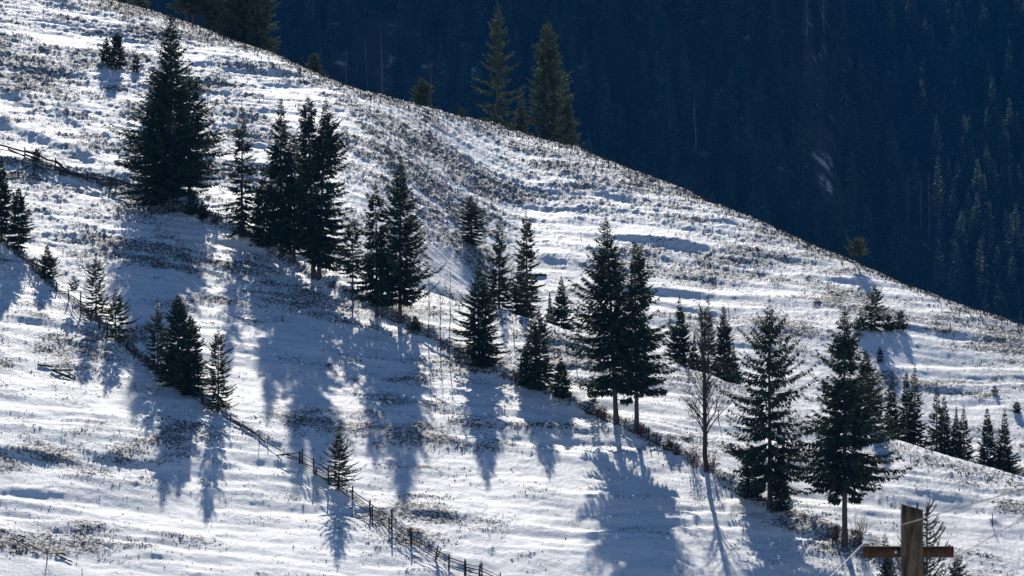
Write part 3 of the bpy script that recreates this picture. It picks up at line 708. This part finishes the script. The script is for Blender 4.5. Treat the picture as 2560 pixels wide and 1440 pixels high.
# ------------------------------------------------------------------ fences
def pole_mesh(name, p0, p1, r0, r1, n=6, seed=0, bow=0.0, sq=False):
    r = np.random.default_rng(seed); p0, p1 = np.array(p0), np.array(p1)
    m = 5; s = np.linspace(0, 1, m)[:, None]
    P = p0 + (p1 - p0) * s; L = np.linalg.norm(p1 - p0)
    P[1:-1] += r.normal(0, .008 * L, (m - 2, 3)); P[:, 2] -= bow * L * 4 * (s * (1 - s))[:, 0]
    b = Buf(); b.tube(P, np.linspace(r0, r1, m) * (1 + r.normal(0, .06, m)), n); return b.mesh(name)
class Fence:
    def __init__(s, label, anchors, group='old wooden fences'):
        s.pa = np.array(anchors, float); s.hits = [hit(*p) for p in anchors]
        s.ys = np.array([h.y for h in s.hits]); s.o = thing('wooden_fence', label, 'fence', s.hits[0], group); s.k = int(s.pa[0, 0] * 7) % 1000
        s.org = np.array(s.hits[0])
    def w(s, px, py, dy=0):
        y = float(np.interp(px, s.pa[:, 0], s.ys)) + dy
        return np.array(at_depth(px, py, y)) - s.org
    def post(s, px, top, base, rad=.065, lean=0):
        s.k += 1; g = hit(px, base); b = np.array(g) - s.org; b[2] -= .3
        y = g.y; t = np.array(at_depth(px + lean, top, y)) - s.org
        link('post', pole_mesh('fence_post', b, t, rad, rad * .85, 6, s.k), M['wood'], s.o)
    def rail(s, p, q, rad=.04, dy=-.09, bow=.006, z=0):
        s.k += 1
        link('rail', pole_mesh('fence_rail', s.w(*p, dy), s.w(*q, dy), rad, rad * .75, 5, s.k, bow), M['wood'], s.o)

# lower fence, right part
f = Fence('pole fence running down to the bottom edge past the single small spruce', [(700, 1142), (749, 1160), (785, 1184), (821, 1210), (881, 1252), (928, 1292), (976, 1326), (1029, 1362), (1087, 1399), (1123, 1422), (1161, 1438), (1203, 1452), (1270, 1475)])
posts = [(749, 1128, 1160), (755, 1122, 1162), (785, 1146, 1184), (789, 1170, 1190), (821, 1165, 1210), (881, 1215, 1252), (926, 1250, 1291), (930, 1263, 1294), (973, 1291, 1324), (979, 1271, 1327), (1029, 1327, 1362), (1086, 1363, 1399), (1123, 1386, 1422), (1161, 1397, 1439), (1165, 1402, 1442), (1198, 1411, 1449), (1205, 1407, 1452), (1250, 1432, 1470)]
for i, (x, t, b_) in enumerate(posts): f.post(x, t, b_, .07 if i % 3 else .085, lean=[0, 1, -1, 2][i % 4] + (8 if x == 1086 else 0))
f.rail((1024, 1363), (1030, 1335), .06); f.rail((1089, 1400), (1103, 1371), .06)
main = [(752, 1125, 1161), (785, 1146, 1184), (821, 1165, 1210), (881, 1215, 1252), (928, 1253, 1292), (976, 1280, 1326), (1029, 1330, 1362), (1090, 1365, 1399), (1123, 1388, 1422), (1163, 1400, 1440), (1203, 1410, 1452), (1252, 1434, 1472)]
rr = random.Random(4)
for (x0, t0, b0), (x1, t1, b1) in zip(main[:-1], main[1:]):
    for fr in (.22, .42, .64, .85):
        j0, j1 = rr.uniform(-.06, .06), rr.uniform(-.06, .06)
        f.rail((x0 - 2, t0 + (b0 - t0) * (fr + j0)), (x1 + 2, t1 + (b1 - t1) * (fr + j1)), rr.uniform(.032, .048))
for p, q in [((703, 1139), (750, 1131)), ((708, 1134), (750, 1146)), ((718, 1143), (750, 1150)), ((693, 1138), (722, 1133))]: f.rail(p, q, .05)
# lower fence, upper left part
f = Fence('pole fence climbing to the left edge through the row of small spruces', [(-60, 575), (0, 612), (19, 624), (81, 670), (142, 731), (173, 753), (202, 784), (249, 822), (269, 837), (314, 873), (345, 897), (394, 937), (472, 988), (505, 1010), (548, 1035), (575, 1051), (612, 1074), (668, 1110), (710, 1140)])
for i, (x, t, b_, ln) in enumerate([(19, 597, 624, 0), (81, 647, 670, 1), (89, 648, 671, 5), (142, 705, 731, 0), (173, 724, 753, -3), (202, 729, 784, 0), (228, 771, 804, 0), (249, 792, 823, -1), (269, 803, 837, 0), (313, 844, 872, 11), (330, 872, 897, 14),
                                    (369, 891, 912, -3), (394, 911, 937, 0), (472, 950, 988, 0), (505, 978, 1010, 0), (507, 985, 1012, 3)]):
    f.post(x, t, b_, .075, ln)
mn = [(-20, 570, 596), (19, 599, 624), (81, 648, 671), (142, 706, 731)]
for (x0, t0, b0), (x1, t1, b1) in zip(mn[:-1], mn[1:]):
    for fr in (.25, .5, .75): f.rail((x0, t0 + (b0 - t0) * fr), (x1, t1 + (b1 - t1) * fr), .042)
mn = [(173, 730, 754), (202, 748, 784), (228, 775, 804), (249, 795, 823), (269, 806, 837), (318, 848, 874), (340, 876, 896), (369, 893, 914), (394, 911, 938), (472, 960, 989), (505, 982, 1011), (546, 1015, 1035)]
for (x0, t0, b0), (x1, t1, b1) in zip(mn[:-1], mn[1:]):
    for fr in (.2, .42, .64, .86): f.rail((x0 - 1, t0 + (b0 - t0) * (fr + rr.uniform(-.05, .05))), (x1 + 1, t1 + (b1 - t1) * (fr + rr.uniform(-.05, .05))), .04)
f.post(575, 1030, 1051, .06, 2); f.post(612, 1052, 1074, .055, -6); f.post(668, 1088, 1110, .055, 4)
for p_, q_ in [((546, 1024), (600, 1056)), ((560, 1040), (640, 1083)), ((590, 1052), (655, 1096)), ((630, 1080), (705, 1128)), ((612, 1076), (668, 1112))]: f.rail(p_, q_, .05)
f.rail((303, 825), (343, 879), .055); f.rail((292, 838), (330, 880), .045)
f.rail((116, 722), (174, 729), .04); f.rail((112, 733), (170, 734), .035)
# upper left plank fence
f = Fence('sagging plank fence at the upper left ending at the broadest spruce', [(-60, 372), (0, 384), (62, 396), (138, 424), (160, 441), (219, 447), (276, 472), (325, 486), (350, 492)])
for x, t, b_, ln, r_ in [(62, 368, 394, 0, .08), (138, 394, 421, 1, .08), (149, 418, 440, 0, .12), (166, 419, 444, -3, .07), (200, 431, 446, -4, .08), (219, 428, 446, 0, .07), (276, 442, 472, 0, .13), (290, 446, 473, 0, .09), (322, 462, 482, -3, .06)]: f.post(x, t, b_, r_, ln)
for p, q, r_ in [((-20, 358), (62, 379), .10), ((-20, 367), (62, 388), .05), ((20, 372), (62, 391), .09), ((62, 377), (138, 404), .12), ((62, 386), (138, 414), .10), ((62, 393), (138, 419), .08), ((138, 402), (170, 428), .15), ((138, 416), (152, 424), .1),
                 ((140, 405), (219, 432), .04), ((150, 426), (205, 440), .15), ((165, 426), (219, 441), .05), ((205, 443), (276, 449), .09), ((219, 436), (276, 444), .05), ((235, 457), (276, 457), .07), ((252, 461), (276, 465), .07),
                 ((276, 444), (345, 467), .13), ((290, 457), (345, 474), .06), ((290, 466), (330, 482), .06)]: f.rail(p, q, r_, bow=.003)
f = Fence('small pole fence with a triangular brace below the plank fence', [(20, 436), (84, 437), (150, 441), (175, 447)])
f.post(84, 407, 438, .09, 3); f.post(46, 422, 436, .05, 0)
for p, q, r_ in [((27, 433), (87, 408), .06), ((30, 434), (86, 413), .05), ((88, 409), (123, 435), .07), ((88, 412), (110, 435), .05), ((50, 425), (86, 420), .04), ((46, 431), (86, 425), .04), ((86, 416), (150, 426), .04), ((86, 422), (150, 428), .04), ((86, 429), (150, 434), .04), ((148, 424), (162, 441), .05)]: f.rail(p, q, r_)
# remains of a fence along the bank under the main row
f = Fence('broken fence remains along the bank under the big dark pair', [(1440, 1020), (1464, 1034), (1510, 1052), (1545, 1066), (1590, 1085), (1622, 1104), (1660, 1122)])
for x, t, b_, ln in [(1622, 1069, 1105, 0), (1464, 1011, 1035, 0), (1425, 983, 1015, 0), (1510, 1022, 1052, 1), (1640, 1096, 1112, 2)]: f.post(x, t, b_, .055, ln)
for p, q in [((1440, 1014), (1510, 1046)), ((1500, 1046), (1560, 1066)), ((1545, 1058), (1600, 1084)), ((1560, 1072), (1622, 1096)), ((1595, 1086), (1650, 1114)), ((1622, 1090), (1660, 1118))]: f.rail(p, q, .06)
f = Fence('low fence remains behind the small spruces right of the broadest spruce', [(490, 530), (530, 540), (565, 552), (600, 566)])
for x, t, b_ in [(500, 517, 535), (524, 522, 541), (546, 528, 548), (566, 535, 553)]: f.post(x, t, b_, .06)
for p, q in [((492, 521), (526, 530)), ((522, 528), (568, 540)), ((524, 535), (566, 547)), ((566, 540), (600, 556))]: f.rail(p, q, .05)

# single stakes
G_STK = 'single stakes standing in the snow'
def stake(label, px, top, base, rad=.05, lean=0, mound=False):
    g = hit(px, base); t = thing('wooden_stake', label, 'stake', g, G_STK)
    tp = at_depth(px + lean, top, g.y) - g
    link('post', pole_mesh('stake_post', (0, 0, -.3), tp, rad, rad * .85, 6, int(px)), M['wood'], t)
    return t
stake('stake alone on the snow left of the airy twin stemmed spruce', 1285, 820, 850)
stake('stake left of the big dark pair, partly behind its branches', 1440, 884, 912)
stake('stake left of the neat cone spruce in the hollow', 1676, 783, 818)
stake('stake below the right ridge, left of the edge stake', 2376, 806, 827)
stake('stake near the right edge just under the ridge', 2547, 813, 829, .06)
stake('stake standing in a snow mound right of the utility pole', 2481, 1283, 1316, .05)
stake('thin stake on the slope between lower fence and bank', 648, 1086, 1118, .035)
stake('thin stake at the bottom edge on the far left', 205, 1422, 1446, .035)
stake('stake near the hollow plank, up the slope', 1452, 580, 596, .04)
stake('stake under the leafless tree on its right', 1796, 1024, 1052, .05)

# ------------------------------------------------------------------ fallen timber
def timber(name, label, cat, pieces, lift=.12, group='fallen timber on the snow'):
    g0 = hit(*pieces[0][0]); t = thing(name, label, cat, g0, group)
    for k, (p, q, r_) in enumerate(pieces):
        a, b_ = hit(*p), hit(*q); a.z += lift + .05 * k; b_.z += lift + .03 * k
        link('board', pole_mesh('timber_board', np.array(a - g0), np.array(b_ - g0), r_, r_ * .8, 4, k + int(p[0])), M['wood'], t)
timber('broken_rails', 'heap of broken rails on the snow left of the fence thicket', 'timber', [((94, 917), (133, 921), .10), ((128, 931), (186, 953), .08), ((130, 931), (183, 930), .09), ((140, 938), (176, 950), .08), ((160, 936), (188, 952), .05)])
timber('broken_rails', 'long rails lying along the track at the bottom left corner', 'timber', [((30, 1350), (74, 1372), .06), ((44, 1345), (66, 1350), .06), ((70, 1367), (98, 1384), .06)])
timber('broken_rails', 'short broken rails beside the cross shaped post', 'timber', [((139, 1393), (180, 1411), .06), ((152, 1390), (164, 1396), .08), ((141, 1393), (160, 1392), .06)])
timber('stick', 'crooked stick on the open snow below the fence thicket', 'stick', [((502, 1203), (513, 1208), .03), ((512, 1208), (523, 1218), .03)])
timber('log', 'slanting log on the bank right of the cone shaped spruce foot', 'log', [((1014, 800), (1046, 832), .10), ((1046, 832), (1150, 884), .07)], .1)
timber('fallen_rail', 'rail lying along the slope between lower fence and collapsed brace', 'timber', [((556, 1042), (612, 1072), .06), ((600, 1066), (668, 1106), .05), ((585, 1062), (640, 1090), .05)])
g = hit(117, 1411); t = thing('cross_post', 'cross shaped post with a level rail near the bottom left corner', 'post', g, G_STK)
link('post', pole_mesh('stake_post', (0, 0, -.3), at_depth(118, 1376, g.y) - g, .05, .045, 6, 5), M['wood'], t)
link('rail', pole_mesh('stake_rail', at_depth(107, 1382, g.y - .1) - g, at_depth(161, 1385, g.y - .1) - g, .045, .035, 6, 6), M['wood'], t)
m_red = mat_grain('red_brown_board', (0.05, 0.022, 0.016), (0.10, 0.045, 0.03), 4, (.3, 1, 1))
t = thing('plank', 'dark red brown plank lying in the hollow beside the see-through spruces', 'plank', hit(1322, 690), None)
g = t.location.copy(); a = hit(1322, 690); b_ = hit(1367, 691)
d = b_ - a
bb = Buf()
for z0, z1 in ((-.05, .20),):
    v = np.array([[0, 0, z0], [0, .25, z0], [0, .25, z1], [0, 0, z1]]); e = v + np.array(d)
    bb.add(np.vstack([v, e]), [[0, 1, 2, 3], [7, 6, 5, 4], [0, 4, 5, 1], [1, 5, 6, 2], [2, 6, 7, 3], [3, 7, 4, 0]])
link('board', bb.mesh('plank_board'), m_red, t)

# ------------------------------------------------------------------ dry grass poking through the snow
def grass(name, label, n, seed, hmin, hmax, weight):
    r = np.random.default_rng(seed)
    w = weight.ravel(); w = w / w.sum()
    pick = r.choice(w.size, n, p=w)
    base = np.stack([X2.ravel()[pick], Y2.ravel()[pick], Z2.ravel()[pick]], 1)
    base[:, 0] += r.uniform(-.06, .06, n); base[:, 1] += r.uniform(-.15, .15, n)
    V = []
    for k in range(3):
        hh = (r.uniform(hmin, hmax, n) * r.lognormal(0, .40, n))[:, None]; th = r.uniform(0, math.pi, n); wd = r.uniform(.02, .07, n)
        dv = np.stack([np.cos(th) * wd, np.sin(th) * wd, 0 * wd], 1)
        o = base + r.normal(0, .05, (n, 3)) * np.array([1, 1, 0]); o[:, 2] -= .05
        tip = o + np.stack([r.normal(0, .35, n), r.normal(0, .35, n), np.ones(n)], 1) * (hh + .05)
        V.append(np.stack([o - dv, o + dv, tip], 1))
    V = np.concatenate(V).reshape(-1, 3)
    tag(link(name, mesh_np(name, V, np.arange(len(V)).reshape(-1, 3)), M['grass']), label, 'grass', kind='stuff')
inview = (np.abs(A2) < .123) & (Y2 > 316) & (Y2 < 530)
grass('dry_grass', 'dry grass tufts poking through the thin snow', 100000, 11, .015, .06, (bare ** 1.5 * (0.10 + np.clip(c1, 0, 1)) * (.12 + sstep(-.15, .45, perlin(X2 / 2.4, YW / 3.0, 23))) + 0.006) * inview)
grass('tall_dry_grass', 'taller dry grass along the ridge and the banks', 11000, 12, .06, .24, (0.8 * np.clip(bare_add, 0, 1) ** 2 + 2.4 * rim + .6 * midrim + .01 * bare) * inview)

# ------------------------------------------------------------------ forest on the mountain
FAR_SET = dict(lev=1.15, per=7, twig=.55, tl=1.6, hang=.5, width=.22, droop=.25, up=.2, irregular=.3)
M['needles_flank_lit'] = mat_leafy('lit_flank_spruce_needles', [(0.0, (0.03, 0.05, 0.038)), (0.6, (0.07, 0.105, 0.075)), (1.0, (0.15, 0.19, 0.14))], 0.8, 0.5)  # far needles in a lighter colour, painting in sunlight on the right flank
vary_by_tree(M['needles_far'], .5, 3.0); vary_by_tree(M['needles_flank_lit'], .6, 1.5)
protos = []; flank = []
for k, (H, R, p) in enumerate([(22, 3.6, .75), (25, 3.2, .65), (18, 3.4, .8), (20, 2.6, .6)]):
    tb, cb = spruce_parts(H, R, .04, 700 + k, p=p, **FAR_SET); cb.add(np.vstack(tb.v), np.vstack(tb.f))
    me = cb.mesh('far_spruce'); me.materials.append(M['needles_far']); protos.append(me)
    me = me.copy(); me.materials.clear(); me.materials.append(M['needles_flank_lit']); flank.append(me)
rf = np.random.default_rng(77)
def mpix(x, y, z): return x / y * FPX + 1280, 720 - z / y * FPX
pts = []
for gx_ in np.arange(-330, 330, 5.6):
    for gy_ in np.arange(1345, 1800, 6.2):
        x, y = gx_ + rf.uniform(-2.4, 2.4), gy_ + rf.uniform(-2.6, 2.6)
        pts.append((x, y))
pts = np.array(pts); pz = mountain_z(pts[:, 0], pts[:, 1]); ppx, ppy = mpix(pts[:, 0], pts[:, 1], pz)
keep = np.ones(len(pts), bool)
BIRCH = [(955, 235, 62, 'longest pale birch stem, upper left of the far mountain'), (918, 200, 90, 'short pale birch left of the longest birch stem'), (866, 190, 120, 'faint birch stem above the ridge, left of the longest one'), (1078, 262, 150, 'pale birch stem left of the ragged ridge spruce'),
         (2303, 560, 440, 'reddish pale birch on the right flank of the far mountain'), (2322, 590, 430, 'second birch right beside the reddish pale one on the flank'), (2270, 545, 430, 'birch left of the reddish pair on the flank'),
         (2018, 75, -40, 'birch stem at the top edge, left of its neighbour'), (2060, 65, -40, 'birch stem at the top edge, right of its neighbour'), (1740, 340, 220, 'lonely birch in the darkest middle of the far mountain')]
for px_, b_, t_, _ in BIRCH: keep &= ~((np.abs(ppx - px_) < 15) & (ppy > t_) & (ppy < b_ + 190))
for cx, cy, wx, wy in [(2060, 440, 36, 120), (955, 190, 26, 110), (842, 215, 30, 70), (1160, 190, 18, 60), (1740, 560, 20, 60)]:
    keep &= ~((((ppx - cx) / wx) ** 2 + ((ppy - cy) / wy) ** 2) < 1)
pts, pz, ppx, ppy = pts[keep], pz[keep], ppx[keep], ppy[keep]
sil_py = np.interp(ppx, SIL[:, 0], SIL[:, 1])
# the spruces one can tell apart: lower right flank
cand = np.where((ppx > 1980) & (ppx < 2600) & (ppy > 250) & (ppy < sil_py + 30) & (ppy > sil_py - 420 + 0.0 * ppx))[0]
indiv = rf.choice(cand, min(170, len(cand)), replace=False)
isind = np.zeros(len(pts), bool); isind[indiv] = True
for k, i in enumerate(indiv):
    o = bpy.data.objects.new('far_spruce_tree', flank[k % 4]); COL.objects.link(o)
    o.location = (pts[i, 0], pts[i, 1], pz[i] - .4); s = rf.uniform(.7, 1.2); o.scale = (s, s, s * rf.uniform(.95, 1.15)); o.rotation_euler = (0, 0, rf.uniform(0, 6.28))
    tag(o, 'spruce with painted sunlit needles on the right flank of the far mountain', 'spruce', 'spruces on the right flank of the far mountain')
def scatter(name, label, mesh_src, P, scl, rot):
    src = bpy.data.objects.new('forest_source', mesh_src)
    me = bpy.data.meshes.new(name); me.vertices.add(len(P)); me.vertices.foreach_set('co', np.ascontiguousarray(P, np.float32).ravel())
    a = me.attributes.new('scl', 'FLOAT', 'POINT'); a.data.foreach_set('value', scl.astype(np.float32))
    a = me.attributes.new('rotz', 'FLOAT_VECTOR', 'POINT'); a.data.foreach_set('vector', np.ascontiguousarray(np.stack([0 * rot, 0 * rot, rot], 1), np.float32).ravel())
    o = link(name, me, None); tag(o, label, 'forest', kind='stuff')
    ng = bpy.data.node_groups.new(name, 'GeometryNodeTree')
    ng.interface.new_socket('Geometry', in_out='INPUT', socket_type='NodeSocketGeometry'); ng.interface.new_socket('Geometry', in_out='OUTPUT', socket_type='NodeSocketGeometry')
    gi, go = ng.nodes.new('NodeGroupInput'), ng.nodes.new('NodeGroupOutput')
    ip = ng.nodes.new('GeometryNodeInstanceOnPoints'); oi = ng.nodes.new('GeometryNodeObjectInfo'); oi.inputs[0].default_value = src
    oi.inputs['As Instance'].default_value = True
    n1 = ng.nodes.new('GeometryNodeInputNamedAttribute'); n1.data_type = 'FLOAT'; n1.inputs[0].default_value = 'scl'
    n2 = ng.nodes.new('GeometryNodeInputNamedAttribute'); n2.data_type = 'FLOAT_VECTOR'; n2.inputs[0].default_value = 'rotz'
    L = ng.links.new
    L(gi.outputs[0], ip.inputs['Points']); L(oi.outputs['Geometry'], ip.inputs['Instance']); L(n1.outputs[0], ip.inputs['Scale']); L(n2.outputs[0], ip.inputs['Rotation']); L(ip.outputs[0], go.inputs[0])
    o.modifiers.new('scatter', 'NODES').node_group = ng
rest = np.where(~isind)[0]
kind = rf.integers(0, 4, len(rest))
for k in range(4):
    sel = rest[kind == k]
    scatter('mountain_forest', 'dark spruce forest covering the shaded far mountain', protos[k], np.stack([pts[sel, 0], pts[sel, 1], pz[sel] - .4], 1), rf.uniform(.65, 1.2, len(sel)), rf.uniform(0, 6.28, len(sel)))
# pale bare birches in front of the dark forest
G_BIR = 'pale bare birches on the far mountain'
for k, (px, b_, t_, lab) in enumerate(BIRCH):
    yv = np.linspace(1345, 1790, 900); a = float(px2a(px)); zv = mountain_z(a * yv, yv); i = int(np.argmax(zv / yv >= float(py2t(b_))))
    i = max(i - 12, 0)
    y = yv[i]; sc = y / FPX; z = float(zv[i]); H = float(py2t(t_)) * y - z
    leafless(lab, (a * y, y, z), H, 2.2, 300 + k, 'birch_tree', 'birch', r0=.22, mat='bark_birch', nb=22, start=.35, group=G_BIR, sub=3, fine=0)

# ------------------------------------------------------------------ foreground: treetop, utility pole, wires
M['wood_pole'] = mat_grain('pole_wood', (0.014, 0.009, 0.006), (0.10, 0.076, 0.055), 2.2, (3.6, 3.6, .9), .9, .6)
next(n for n in M['wood_pole'].node_tree.nodes if n.type == 'VALTORGB').color_ramp.elements[0].position = .42
next(n for n in M['wood_pole'].node_tree.nodes if n.type == 'VALTORGB').color_ramp.elements[1].position = .60
M['rust'] = mat_grain('rusty_steel', (0.022, 0.011, 0.006), (0.075, 0.034, 0.018), 14, (1, 1, 1), .8, .3)
M['ceramic'], nt, b, out = mat_base('white_ceramic'); b.inputs['Base Color'].default_value = (.62, .65, .68, 1); b.inputs['Roughness'].default_value = .25
M['cable'], nt, b, out = mat_base('grey_cable'); b.inputs['Base Color'].default_value = (.10, .095, .09, 1); b.inputs['Roughness'].default_value = .5
PY = 45.0; ps = PY / FPX
pz0 = valley_z(4.2, PY); ptop = float(py2t(1267)) * PY; pcx = float(px2a(2280)) * PY
t = thing('utility_pole', 'weathered wooden utility pole with a rusty crossarm in the lower right foreground', 'utility pole', (pcx, PY, pz0))
b = Buf(); n = 12; rw = .118
th = np.arange(n) * 2 * math.pi / n + .26
ring = np.stack([np.sign(np.cos(th)) * np.abs(np.cos(th)) ** .8, np.sign(np.sin(th)) * np.abs(np.sin(th)) ** .8], 1) * rw
Hp = ptop - pz0
zz = np.concatenate([[-.8], np.linspace(.5, Hp - .5, 8), np.linspace(Hp - .42, Hp, 4)])
rp = np.random.default_rng(3); V = []
for k, z in enumerate(zz):
    f_ = 1 + .12 * (1 - z / Hp)
    top_tilt = (-.25 * ring[:, 0] + rp.normal(0, .008, n)) if k == len(zz) - 1 else 0
    V.append(np.column_stack([ring * f_ * (1 + rp.normal(0, .012, (n, 1))), np.full(n, z) + top_tilt]))
V = np.vstack(V); m_ = len(zz)
F = np.array([[k * n + j, k * n + (j + 1) % n, (k + 1) * n + (j + 1) % n, (k + 1) * n + j] for k in range(m_ - 1) for j in range(n)])
cap = np.array([[(m_ - 1) * n, (m_ - 1) * n + j, (m_ - 1) * n + j + 1, (m_ - 1) * n + j + 2] for j in range(1, n - 2, 2)])
b.add(V, np.vstack([F, cap])); link('post', b.mesh('pole_post'), M['wood_pole'], t)
org = np.array([pcx, PY, pz0])
def W(px, py, y=PY): return np.array(at_depth(px, py, y)) - org
def box(p0, p1, c):       # bevel-free bar: c cross-section half sizes (y, z) along x
    v = np.array([[x, sy * c[0] + p0[1], sz * c[1] + p0[2]] for x in (p0[0], p1[0]) for sy, sz in ((-1, -1), (1, -1), (1, 1), (-1, 1))])
    return v, [[0, 3, 2, 1], [4, 5, 6, 7], [0, 1, 5, 4], [1, 2, 6, 5], [2, 3, 7, 6], [3, 0, 4, 7]]
b = Buf()
yb = PY + .15
p0, p1 = W(2157, 1380, yb), W(2385, 1380, yb)
v, fc = box(p0, p1, (.006, .052)); b.add(v, fc)                       # web of the channel
for s_ in (-1, 1):
    v, fc = box(p0 + np.array([0, .03, s_ * .055]), p1 + np.array([0, .03, s_ * .055]), (.03, .005)); b.add(v, fc)
link('crossarm', b.mesh('pole_crossarm'), M['rust'], t)
def lathe(prof, n=12):
    bb_ = Buf(); bb_.tube([(0, 0, z) for r, z in prof], [r for r, z in prof], n); return bb_.mesh('turned_part', True)
o = link('insulator', lathe([(.02, -.03), (.055, -.02), (.06, .0), (.04, .015), (.037, .03), (.052, .045), (.046, .075), (.015, .075)]), M['ceramic'], t, W(2169, 1352, yb))
b = Buf(); b.tube([W(2171, 1392, yb - .02), W(2170, 1352, yb - .0)], .009, 6); o2 = link('insulator_pin', b.mesh('insulator_pin'), M['rust'], o, -o.location)
b = Buf(); b.tube([W(2373, 1376, yb), W(2373, 1362, yb)], .014, 6); b.tube([W(2366, 1369, yb), W(2380, 1369, yb)], .008, 6); link('bolt', b.mesh('arm_bolt'), M['rust'], t)
b = Buf(); b.tube([W(2293, 1285), W(2293, 1256)], .010, 6); link('top_pin', b.mesh('top_pin'), M['rust'], t)
b = Buf(); b.tube([W(2240, 1380, yb - .03), W(2240, 1380, yb - .0)], .016, 8); link('bolt', b.mesh('arm_bolt'), M['ceramic'], t)
def wire(label, pts, r_=.011):
    P0 = at_depth(*pts[0]); bb_ = Buf(); P = np.array([at_depth(*p) - P0 for p in pts])
    s = np.linspace(0, 1, 10); Q = np.stack([np.interp(s, np.linspace(0, 1, len(P)), P[:, i]) for i in range(3)], 1)
    bb_.tube(Q, r_, 6); tag(link('wire', bb_.mesh('wire'), M['cable'], None, P0), label, 'wire', 'wires at the utility pole')
wire('pale wire running from the insulator down to the left', [(2166, 1352, PY + .05), (2060, 1458, 33)], .0045)
wire('pale wire crossing the front of the pole below its top', [(2251, 1313, PY - .14), (2580, 1216, 22)], .0045)
wire('pale wire low on the right of the pole', [(2300, 1448, PY - .14), (2580, 1282, 20)], .0035)
# treetop behind the pole
Yt = 205.0; a = float(px2a(2316)); zb = valley_z(a * Yt, Yt); sc = Yt / FPX
H = float(py2t(1252)) * Yt - zb
t = spruce('half bare spruce top with upturned brown branches behind the utility pole', (a * Yt, Yt, zb), H, 4.2, 950, 'needles_young', None,
           lev=.34, per=7, twig=.11, tl=.42, hang=.15, width=.20, p=.80, bare_frac=.3, up=.75, droop=.1, top_el=.6, low_el=-.1, irregular=.35)
bb = Buf(); r9 = np.random.default_rng(8)
for k in range(40):                     # bare upturned branches of the top
    z = H - r9.uniform(.4, 5.5) ** 1; az = r9.random() * 6.283; L = .45 + (H - z) * .36 * r9.uniform(.7, 1.2)
    d = np.array([math.cos(az), math.sin(az), .05])
    s = np.linspace(0, 1, 5)[:, None]
    P = np.array([0, 0, z]) + d * L * s * .85 + np.array([0, 0, 1]) * L * .75 * s ** 2.2
    bb.tube(P, np.linspace(.05, .018, 5), 4, cap=False)
    for j in range(4):
        i = r9.integers(1, 4); d2 = np.array([d[0], d[1], .7]) + r9.normal(0, .5, 3); d2 /= np.linalg.norm(d2)
        bb.tube([P[i], P[i] + d2 * L * .2, P[i] + d2 * L * .3 + np.array([0, 0, .08])], [.03, .022, .012], 3, cap=False)
link('bare_branches', bb.mesh('bare_branches'), M['bark_dark'], t)
for px, tp, hw, base, lab in [(2392, 1395, 34, 1475, 'bluish young spruce right below the pole crossarm'), (2218, 1396, 32, 1480, 'young spruce left below the pole crossarm'), (2212, 1335, 12, 1372, 'thin small spruce just left of the utility pole')]:
    P = hit(px, base); sc = P.y / FPX
    spruce(lab, P, (base - tp) * sc, hw * sc, int(px), 'needles', 'young spruces around the utility pole', **mixd(SMALL, per=7))

# ------------------------------------------------------------------ blue winter haze
x0, x1, y0, y1, z0, z1 = -1000, 1000, -60, 2800, -130, 560
me = bpy.data.meshes.new('haze')
me.from_pydata([(x, y, z) for x in (x0, x1) for y in (y0, y1) for z in (z0, z1)], [], [(0, 1, 3, 2), (4, 6, 7, 5), (0, 4, 5, 1), (2, 3, 7, 6), (0, 2, 6, 4), (1, 5, 7, 3)])
m = bpy.data.materials.new('haze_air'); m.use_nodes = True; m.node_tree.nodes.clear()
pv = m.node_tree.nodes.new('ShaderNodeVolumePrincipled'); mo = m.node_tree.nodes.new('ShaderNodeOutputMaterial')
pv.inputs['Color'].default_value = (.04, .35, 1.0, 1); pv.inputs['Density'].default_value = 4.8e-5; pv.inputs['Anisotropy'].default_value = 0.0
m.node_tree.links.new(pv.outputs[0], mo.inputs['Volume'])
tag(link('haze', me, m), 'thin blue winter haze filling the valley', kind='stuff')
print('TRIS', sum(sum(len(p.vertices) - 2 for p in me.polygons) if len(me.polygons) < 10 else len(me.polygons) * (1 if len(me.loops) == 3 * len(me.polygons) else 2) for me in bpy.data.meshes))
